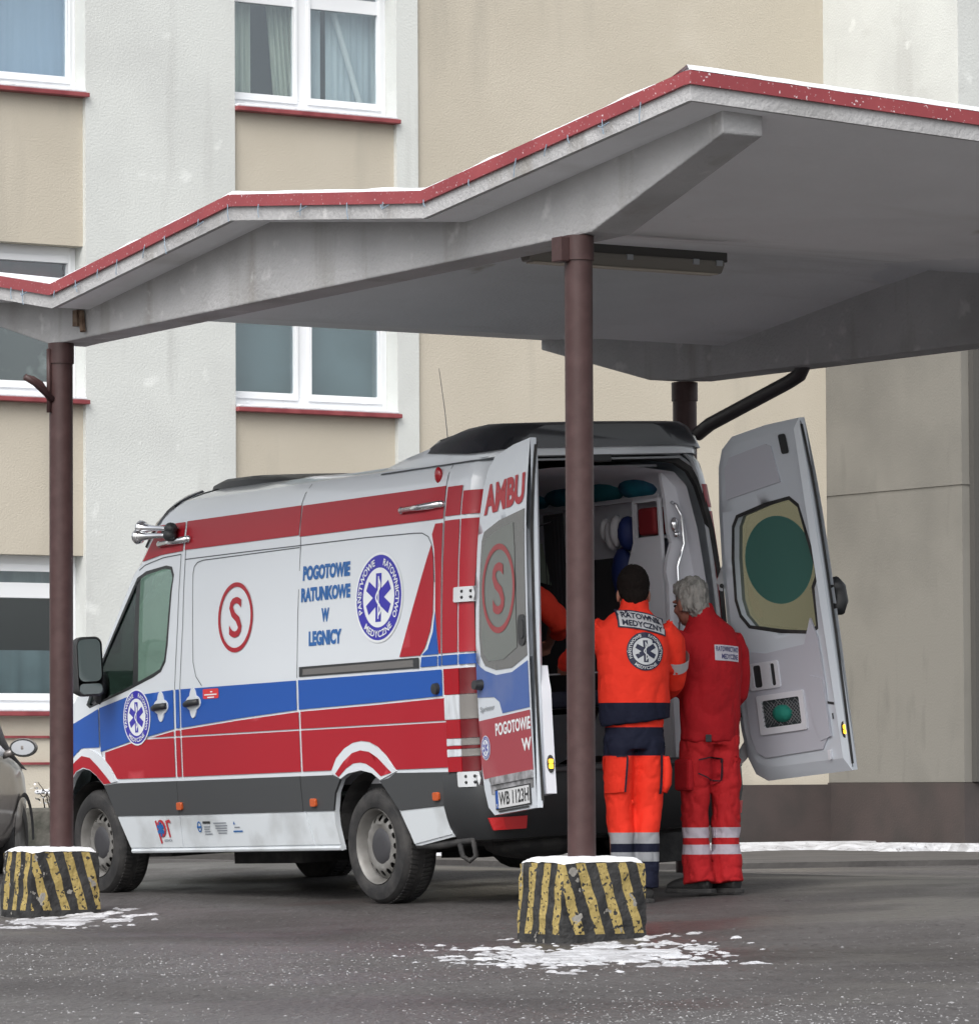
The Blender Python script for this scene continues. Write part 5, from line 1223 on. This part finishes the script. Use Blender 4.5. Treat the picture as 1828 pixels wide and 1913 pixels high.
g.tube([(.01, -.005, 1.055), (.005, -.005, 1.10), (.0, -.012, 1.18), (0, -.02, 1.32), (.0, -.012, 1.48), (.004, .005, 1.60), (.01, .022, 1.68), (.014, .03, 1.72)],
       [(.215, .145), (.220, .150), (.222, .150), (.215, .152), (.228, .155), (.222, .135), (.150, .105), (.10, .09)], 28, ref=(1, 0, 0))
g.tube([(.014, .03, 1.68), (.017, .045, 1.745), (.02, .058, 1.785)], [.098, .088, .084], 18)
g.tube([(-.165, .01, 1.61), (-.235, .06, 1.56), (-.275, .20, 1.48), (-.295, .36, 1.44), (-.30, .47, 1.42)], [.088, .088, .080, .068, .058], 18)
g.tube([(.165, .01, 1.61), (.235, .025, 1.53), (.262, .06, 1.40), (.275, .14, 1.30), (.272, .30, 1.25), (.27, .46, 1.23)], [.092, .090, .078, .075, .066, .056], 18)
JK = zbands('orange_jacket_cloth', [(1.175, NAVY), (9, HIVIS)], bump=.35, bs=25)
jk = fuse(g, 'jacket', JK, PA, .011, 8, .010, (7, 7, 3.5), 2.)
bk = onto(jk, lambda a, b: ((a, -1.0, b), (0, 1, 0)))
g = G(); fb = lambda a, b, o: bk(a, b - .16 * (a - 0) - .45 * a * a, o)
panel(g, [(-.115, 1.605), (.175, 1.605), (.18, 1.715), (-.115, 1.715)], fb, off=.006, step=.03, mi=0)
panel(g, [(-.105, 1.613), (.168, 1.613), (.172, 1.707), (-.105, 1.707)], fb, off=.008, step=.03, mi=1)
text(g, 'RATOWNIK', fb, -.09, .155, 1.666, 1.701, .012, .03, 0); text(g, 'MEDYCZNY', fb, -.09, .155, 1.620, 1.655, .012, .03, 0)
g.obj('back_label', [mat('label_navy', (.015, .018, .04), .6), REFL], jk)
g = G(); emblem(g, bk, .035, 1.475, .113, off=.003, d=.0015, sx=1, rim=False); g.obj('rescue_emblem', [mat('badge_navy', (.016, .02, .05), .6), mat('badge_white', (.56, .58, .60), .5)], jk)
g = G(); g.tube([(.262, .035, 1.455), (.268, .085, 1.395)], [.087, .085], 18, cap=False); g.obj('reflective_armband', REFL, jk, smooth=True)
g = G()
g.tube([(0, 0, .90), (0, 0, .98), (.005, 0, 1.09)], [(.178, .128), (.182, .125), (.172, .115)], 22, ref=(1, 0, 0))
for s, x in ((-1, -.088), (1, .09)): g.tube([(x, 0, .97), (x, .008, .80), (x * .98, .015, .55), (x * .88, -.005, .36), (x * .80, -.012, .18), (x * .78, -.012, .085)], [(.100, .125), (.098, .115), (.082, .092), (.074, .082), (.072, .080), (.074, .082)], 20, ref=(1, 0, 0))
TB = zbands('orange_navy_trouser_cloth', [(.245, NAVY), (.300, (.30, .31, .33)), (.350, NAVY), (.415, (.30, .31, .33)), (.865, HIV2), (1.032, NAVY), (9, HIV2)], bump=.3, bs=25)
tr = fuse(g, 'trousers', TB, PA, .010, 8, .011, (8, 8, 6), 5.)
bk3 = onto(tr, lambda a, b: ((a, -1.0, b), (0, 1, 0)))
PKO = mat('pocket_orange', HIV2, .8, bump=.3, bs=25, spec=.2); TRIM = mat('navy_trim', NAVY, .8)
g = G(); panel(g, [(-.178, .645), (-.078, .655), (-.072, .86), (-.182, .865)], bk3, off=.022, thick=.03, step=.03); g.obj('cargo_pocket', PKO, tr, auto=50)
g = G(); panel(g, strip([(-.186, .868), (-.13, .862), (-.068, .866)], .010), bk3, off=.025, step=.03); panel(g, strip([(-.070, .862), (-.074, .76), (-.078, .652)], .012), bk3, off=.025, step=.03); g.obj('pocket_trim', TRIM, tr)
g = G(); g.tube([(.178, -.02, .86), (.188, -.02, .78), (.186, -.02, .70), (.172, -.02, .65)], [(.030, .055), (.036, .062), (.034, .06), (.022, .05)], 14, ref=(1, 0, 0)); g.obj('cargo_pocket', PKO, tr, smooth=True)
g = G(); panel(g, strip([(.148, .875), (.150, .76), (.142, .64)], .018), bk3, off=.006, step=.03); g.obj('pocket_trim', TRIM, tr)
boots(PA, [(-.07, -.02, R(8)), (.072, .03, R(-6))], 1.0)

# --- older paramedic in red
px, py = 1.312, 27.32
PB = thing('person', 'grey haired paramedic in red overalls standing by the open door', 'person', (px, py, gz(px, py) + .015), R(32))
g = G(); HY = R(6); hp = (-.085, .07, 1.735)
head(g, hp, HY, 1.12, R(-10))
g.tube([(-.03, 0, 1.52), (-.045, .02, 1.62), (-.07, .05, 1.70)], [.07, .064, .062], 14)
g.tube([(0, 0, .92), (0, 0, 1.12), (-.01, 0, 1.35), (-.02, 0, 1.55)], [(.15, .10), (.16, .11), (.18, .11), (.12, .08)], 16, ref=(1, 0, 0))
LW = (-.20, .40, 1.17); RW = (.20, .24, 1.05)
g.tube([(-.20, .02, 1.48), (-.26, .06, 1.22), LW], [.05, .045, .03], 12); g.tube([(.17, .02, 1.48), (.225, .05, 1.22), RW], [.05, .045, .03], 12)
for s, x in ((-1, -.088), (1, .088)): g.tube([(x, 0, .95), (x, .01, .5), (x, -.01, .1)], [.085, .06, .04], 12)
hand(g, LW, (-.1, .9, -.15), (.3, 0, -1), -1, .6); hand(g, RW, (-.3, .8, -.25), (-.6, 0, -1), 1, .6)
fuse(g, 'body', SKIN2, PB, .0065, 3)
g = G(); hm = Matrix.Rotation(HY, 3, 'Z') @ Matrix.Rotation(R(-10), 3, 'X'); hc = Vector(hp)
for p, r in (((0, -.022, .044), (.087, .103, .100)), ((0, -.058, -.025), (.074, .056, .080)), ((0, .035, .088), (.066, .066, .048)), ((.066, -.03, .0), (.022, .048, .062)), ((-.066, -.03, .0), (.022, .048, .062))): g.ell(hc + hm @ (Vector(p) * 1.12), [a * 1.12 for a in r], 18, rotm=hm)
fuse(g, 'hair', HAIR_G, PB, .007, 3, .009, (40, 40, 14), 3)
for s in (1, -1):
    g = G(); g.ell(hc + hm @ (Vector((s * .033, .088, .0)) * 1.12), (.012, .010, .009), 10); g.obj('eye', BLACKP, PB, smooth=True)
g = G()
g.tube([(0, 0, .905), (0, -.005, 1.0), (-.005, -.01, 1.15), (-.008, -.015, 1.32), (-.01, -.01, 1.46), (-.02, 0, 1.56), (-.03, .008, 1.62), (-.035, .012, 1.65)],
       [(.200, .140), (.200, .142), (.205, .145), (.215, .148), (.218, .142), (.185, .120), (.125, .095), (.095, .085)], 28, ref=(1, 0, 0))
g.tube([(-.035, .012, 1.62), (-.042, .02, 1.68), (-.05, .03, 1.71)], [.092, .086, .083], 18)
g.tube([(-.155, .0, 1.53), (-.215, .01, 1.45), (-.25, .02, 1.33), (-.262, .06, 1.22), (-.245, .20, 1.18), (-.21, .36, 1.17)], [.085, .084, .078, .076, .066, .056], 18)
g.tube([(.145, .0, 1.53), (.20, .005, 1.44), (.222, .02, 1.30), (.23, .05, 1.19), (.215, .14, 1.10), (.205, .22, 1.06)], [.085, .084, .076, .073, .064, .056], 18)
RJ = mat('red_jacket_cloth', REDC, .8, col2=(.34, .010, .015), ns=6, bump=.35, bs=25, spec=.2)
jk = fuse(g, 'jacket', RJ, PB, .011, 8, .010, (7, 7, 3.5), 9.)
bk = onto(jk, lambda a, b: ((a, -1.0, b), (0, 1, 0)))
fb = lambda a, b, o: bk(a, b - .04 * a - .2 * a * a, o)
g = G(); panel(g, [(-.062, 1.385), (.125, 1.385), (.125, 1.478), (-.062, 1.478)], fb, off=.002, step=.03, mi=1)
text(g, 'RATOWNICTWO', fb, -.054, .118, 1.440, 1.470, .005, .02, 0); text(g, 'MEDYCZNE', fb, -.015, .115, 1.396, 1.426, .005, .02, 0)
g.obj('back_label', [mat('label_blue', (.05, .05, .16), .6), mat('label_white', (.52, .50, .56), .5)], jk)
g = G(); g.tube([(-.247, .015, 1.375), (-.258, .03, 1.315)], [.087, .086], 18, cap=False); g.obj('reflective_armband', mat('band_pale', (.5, .48, .52), .5), jk, smooth=True)
g = G()
g.tube([(0, 0, .88), (0, 0, .95), (0, 0, 1.05)], [(.178, .128), (.178, .125), (.165, .112)], 22, ref=(1, 0, 0))
for s, x, yy in ((-1, -.088, .02), (1, .088, -.02)): g.tube([(x, 0, .95), (x, yy, .78), (x * 1.06, yy * 1.5, .52), (x * 1.06, yy, .34), (x * 1.06, yy - .015, .16), (x * 1.06, yy - .03, .055)], [(.096, .122), (.094, .112), (.084, .094), (.084, .092), (.090, .104), (.090, .108)], 20, ref=(1, 0, 0))
PT = (.46, .42, .48)
TB = zbands('red_trouser_cloth', [(.232, REDC2), (.290, PT), (.330, REDC2), (.392, PT), (9, REDC2)], bump=.35, bs=25)
tr = fuse(g, 'trousers', TB, PB, .010, 8, .013, (8, 8, 7), 15.)
g = G(); g.box(-.198, -.15, -.06, .10, .61, .80); pk = g.obj('cargo_pocket', RJ, tr, bevel=.02)
bk2 = onto(tr, lambda a, b: ((a, -1.0, b), (0, 1, 0)))
g = G(); panel(g, [(-.14, .79), (.02, .80), (.022, .665), (-.02, .64), (-.14, .70)], bk2, off=.004, step=.03); pk = g.obj('cargo_pocket', RJ, tr, smooth=True)
g = G(); panel(g, strip([(-.14, .795), (-.06, .81), (.02, .80)], .008), bk2, off=.007, step=.03); panel(g, strip([(.02, .80), (.024, .67)], .009), bk2, off=.007, step=.03); panel(g, strip([(.022, .668), (-.05, .675), (-.14, .715)], .008), bk2, off=.007, step=.03); g.obj('pocket_trim', mat('dark_seam', (.03, .005, .012), .8), tr)
g = G(); g.box(-.12, -.08, -.135, -.125, .90, .945); g.obj('belt_tab', BLACKP, jk, bevel=.004)
boots(PB, [(-.094, .01, R(34)), (.094, -.03, R(14))], 1.0)

# --- colleague bending inside the ambulance, mostly behind the open door
pc = Mv @ Vector((-.62, .52, .70))
PCn = thing('person', 'paramedic in orange sleeves and dark trousers bending over inside the ambulance', 'person', pc, YAW - math.pi / 2)
# local: x right (-y of vehicle), y forward
g = G(); head(g, (.12, .25, 1.35), R(-30), 1.05, R(-40))
g.tube([(.10, .12, 1.18), (.11, .20, 1.28)], [.06, .06], 12)
g.tube([(0, 0, .62), (.03, -.02, .85), (.10, .05, 1.12)], [(.15, .11), (.16, .11), (.17, .10)], 16, ref=(1, 0, 0))
g.tube([(.22, -.08, 1.13), (.40, -.16, 1.00), (.50, .05, .85)], [.05, .045, .03], 12); g.tube([(-.05, .1, 1.13), (-.1, .3, .95), (.05, .5, .8)], [.05, .045, .03], 12)
for x in (-.10, .12): g.tube([(x, 0, .65), (x, .30, .50), (x, .22, .08)], [.085, .06, .045], 12); g.tube([(x, .16, .04), (x, .36, .03)], [.045, .035], 10)
hand(g, (.50, .05, .85), (.2, .8, -.4), (0, 0, -1), 1, .5); hand(g, (.05, .5, .8), (.4, .8, -.4), (0, 0, -1), -1, .5)
fuse(g, 'body', SKIN, PCn, .008, 3)
g = G(); hm = Matrix.Rotation(R(-30), 3, 'Z') @ Matrix.Rotation(R(-40), 3, 'X'); g.ell(Vector((.12, .25, 1.35)) + hm @ Vector((0, -.025, .05)), (.09, .106, .102), 16, rotm=hm); fuse(g, 'hair', HAIR_D, PCn, .009, 3, .004, (50, 50, 20))
g = G(); g.tube([(0, -.01, .60), (.02, -.03, .82), (.09, .02, 1.06), (.10, .08, 1.2)], [(.19, .15), (.20, .155), (.20, .14), (.12, .10)], 22, ref=(1, 0, 0))
g.tube([(.16, .0, 1.12), (.25, -.08, 1.13), (.34, -.12, 1.06), (.45, -.14, .95), (.50, -.02, .88)], [.10, .10, .09, .08, .06], 16); g.tube([(-.05, .06, 1.12), (-.11, .28, .98), (.02, .46, .83)], [.09, .08, .06], 16)
fuse(g, 'jacket', zbands('jacket_orange_dark_hem', [(.80, NAVY), (9, (.62, .04, .02))]), PCn, .013, 6, .012, (8, 8, 5), 21.)
g = G(); g.tube([(0, .0, .58), (0, .0, .72)], [(.18, .13), (.18, .13)], 18, ref=(1, 0, 0))
for x in (-.10, .12): g.tube([(x, -.02, .62), (x, .30, .53), (x, .25, .30), (x, .22, .08)], [.10, .09, .075, .07], 14)
fuse(g, 'trousers', mat('navy_trouser_cloth', NAVY, .8), PCn, .013, 6, .01, (8, 8, 6), 23.)

# ------------------------------------------------------------------ parked car at the left edge
cpos = Vector((-4.60, 34.0, 0)); cy = R(-6)
CAR = thing('parked_car', 'silver grey hatchback dusted with snow, parked in front of the building', 'car', (cpos.x, cpos.y, gz(cpos.x, cpos.y)), cy)
# local: y forward, x right
CARP = mat('taupe_car_paint', (.23, .21, .20), .35, .25, coat=.5, col2=(.16, .145, .14), ns=2.5)
g = G()
secs = [(-2.0, .60, .35, .85, .86, .5), (-1.9, .78, .22, .95, 1.05, .62), (-1.3, .86, .20, .98, 1.46, .60), (-.5, .87, .20, .97, 1.52, .62), (.4, .87, .20, .96, 1.46, .62), (.95, .87, .2, .96, 1.15, .66), (1.3, .86, .2, .94, 1.0, .7), (1.9, .80, .22, .85, .88, .62), (2.1, .62, .32, .72, .74, .5)]
vs = []
for (y, w_, z0, zb_, zt, wt) in secs:
    half = [(0, z0), (w_ * .85, z0), (w_ * .98, z0 + .12), (w_ * 1.02, (z0 + zb_) * .5), (w_, zb_ - .05), (w_ * .94, zb_), (wt + (w_ * .9 - wt) * .3, zb_ + (zt - zb_) * .6), (wt, zt - .02), (wt * .6, zt + .02), (0, zt + .03)]
    ring_ = half + [(-a, b) for a, b in reversed(half[1:-1])]
    for a, b in ring_: vs.append((a, y, b))
k = len(ring_); g.add(vs, [(i * k + j, i * k + (j + 1) % k, (i + 1) * k + (j + 1) % k, (i + 1) * k + j) for i in range(len(secs) - 1) for j in range(k)] + [tuple(range(k)), tuple(range((len(secs) - 1) * k, len(secs) * k))])
g.obj('body', CARP, CAR, smooth=True, sub=1)
CG = mat('car_glass_frosty', (.05, .06, .065), .15, coat=.5, col2=(.55, .57, .6), ns=4, lo=.52, hi=.6)
for s in (1, -1):
    g = G(); P = [(-1.25, 1.02), (.62, 1.0), (.25, 1.30), (-.4, 1.40), (-1.1, 1.36)]
    panel(g, P, lambda a, b, o: (s * (.815 - (b - 1.0) * .52 + .012 + o), a, b), step=.2); g.obj('side_window', CG, CAR)
    g = G(); g.ell((s * 1.02, .62, 1.02), (.11, .06, .072), 16); g.tube([(s * .86, .60, .96), (s * .98, .62, 1.0)], .028, 8); mo = g.obj('wing_mirror', CARP, CAR, smooth=True)
    g = G(); panel(g, circ(s * 1.025, 1.02, .088, 20, .055), lambda a, b, o: (a, .562, b), step=.2); g.obj('mirror_glass', mat('car_mirror_glass', (.45, .47, .50), .2), mo)
    g = G(); panel(g, circ(s * 1.025, 1.02, .100, 20, .066), lambda a, b, o: (a, .566, b), step=.2); g.obj('mirror_rim', BLACKP, mo)
    for y in (-1.25, 1.30):
        wh = thing_part('wheel', CAR)
        g = G(); g.lathe([(.20, .02), (.29, .025), (.315, 0), (.32, -.1), (.315, -.19), (.2, -.2)], (s * .80, y, .31), 'x', 40) if 0 else None
        g.v = []; g.f = []; g.m = []
        n_ = 40; pr = [(.20, .05), (.285, .055), (.31, .03), (.318, -.07), (.31, -.15), (.2, -.17)]
        vs = [(s * (.80 + h_), y + r_ * math.cos(2 * math.pi * j / n_), .31 + r_ * math.sin(2 * math.pi * j / n_)) for r_, h_ in pr for j in range(n_)]
        g.add(vs, [(i * n_ + j, i * n_ + (j + 1) % n_, (i + 1) * n_ + (j + 1) % n_, (i + 1) * n_ + j) for i in range(len(pr) - 1) for j in range(n_)]); g.obj('tyre', RUBBER, wh, smooth=True)
        g = G(); vs = [(s * (.80 + h_), y + r_ * math.cos(2 * math.pi * j / n_), .31 + r_ * math.sin(2 * math.pi * j / n_)) for r_, h_ in [(.21, .052), (.19, .02), (.06, .03), (.0, .035)] for j in range(n_)]
        g.add(vs, [(i * n_ + j, i * n_ + (j + 1) % n_, (i + 1) * n_ + (j + 1) % n_, (i + 1) * n_ + j) for i in range(3) for j in range(n_)]); g.obj('rim', STEEL, wh, smooth=True)
        g = G(); vs = []
        for i in range(17):
            a = math.pi * i / 16
            for rr, xx in ((.335, .872), (.37, .884)): vs.append((s * xx, y + rr * math.cos(a), .31 + rr * math.sin(a)))
        g.add(vs, [(2 * i, 2 * i + 1, 2 * i + 3, 2 * i + 2) for i in range(16)]); g.obj('arch_trim', BLACKP, wh)
    g = G(); g.box(s * .882 - .008, s * .882 + .008, -.02, .16, .76, .80); g.obj('door_handle', BLACKP, CAR, bevel=.01)
g = G()
vs = []
for i in range(21):
    y = -1.2 + 1.85 * i / 20; h = .02 + .015 * noise.noise(Vector((y * 3, 0, 0)))
    for a, b in ((.86, .955), (.865, .975 + h), (.82, 1.01 + h * 1.5), (.78, 1.04 + h)): vs.append((a + .012, y, b))
g.add(vs, [(i * 4 + j, i * 4 + j + 1, i * 4 + 5 + j, i * 4 + 4 + j) for i in range(20) for j in range(3)])
vs = []
for i in range(16):
    x = -.8 + 1.6 * i / 15
    for y, b in ((.45, 1.50), (.72, 1.33), (1.0, 1.16), (1.3, 1.05), (1.8, .93)): vs.append((x, y, b + .02 - .10 * (abs(x) / .8) ** 3))
g.add(vs, [(i * 5 + j, i * 5 + j + 1, i * 5 + 6 + j, i * 5 + 5 + j) for i in range(15) for j in range(4)])
g.obj('snow_cover', SNOW, CAR, smooth=True)

# low stone planter wall and snowy shrub beside the car
g = G(); a = W(3.9, 12.6, 0); g.box(-1.0, 1.2, -.25, .25, -.35, .52)
sw_ = g.obj('stone_wall', mat('mossy_stone', (.12, .115, .10), .9, col2=(.06, .062, .05), ns=7, bump=.7, bs=14), None, bevel=.03); sw_.location = a; sw_.rotation_euler = (0, 0, MROT)
tag(sw_, 'low mossy stone wall between the parked car and the ambulance', 'wall')
SH = thing('shrub', 'small dark evergreen shrub with snow on its leaves above the stone wall', 'shrub', (a.x, a.y, .50), MROT)
g = G(); g2 = G(); g3 = G()
for i in range(26):
    b0 = Vector((random.uniform(-.7, .7), random.uniform(-.15, .15), 0)); tip = b0 + Vector((random.uniform(-.25, .25), random.uniform(-.2, .2), random.uniform(.10, .36)))
    g3.tube([b0, (b0 + tip) / 2 + Vector((.02, 0, .03)), tip], [.007, .005, .003], 5)
    for j in range(22):
        c = b0.lerp(tip, random.uniform(.3, 1)) + Vector((random.uniform(-.07, .07), random.uniform(-.07, .07), random.uniform(-.04, .05)))
        d = Vector((random.uniform(-1, 1), random.uniform(-1, 1), random.uniform(-.2, .6))).normalized(); e_ = d.cross(Vector((0, 0, 1))).normalized(); L = random.uniform(.025, .05)
        q_ = [c, c + d * L * .5 + e_ * L * .3, c + d * L, c + d * L * .5 - e_ * L * .3]
        (g if random.random() < .7 else g2).add(q_, [(0, 1, 2, 3)])
    if random.random() < .6: g2.ell(b0.lerp(tip, .75) + Vector((0, 0, .03)), (random.uniform(.03, .07), .05, .022), 8)
g.obj('leaves', mat('dark_leaf', (.018, .03, .022), .6), SH, fix=False); g2.obj('snow_tufts', SNOW, SH); g3.obj('stems', mat('twig', (.04, .03, .025), .9), SH)

# ------------------------------------------------------------------ loose grit on the forecourt (one mass nobody could count)
g = G()
for i in range(20000):
    y = 12.6 + 11.5 * random.random() ** 1.9; x = random.uniform(-.125, .125) * y
    dens = noise.noise(Vector((x * .5, y * .3, 4.0)))
    p, q = inv_pq(x, y)
    if p > -3.0 and random.random() < .8: continue
    if random.random() > .45 + dens * 1.1: continue
    r_ = random.uniform(.002, .0052) * (1.8 if random.random() < .05 else 1); z = gz(x, y)
    a = random.uniform(0, 6.28); c1, s1 = math.cos(a) * r_, math.sin(a) * r_; ln_ = random.uniform(1, 2.2)
    g.add([(x + c1 * ln_, y + s1 * ln_, z), (x - s1, y + c1, z), (x - c1 * ln_, y - s1 * ln_, z), (x + s1, y - c1, z), (x, y, z + r_ * random.uniform(.5, 1.0))],
          [(0, 1, 4), (1, 2, 4), (2, 3, 4), (3, 0, 4)], 0 if random.random() < .45 else 1)
tag(g.obj('gravel', [mat('pale_grit', (.27, .27, .275), .9), mat('grey_grit', (.15, .147, .147), .9)], fix=False), 'pale grit and snow grains scattered on the asphalt forecourt', 'grit', kind='stuff')
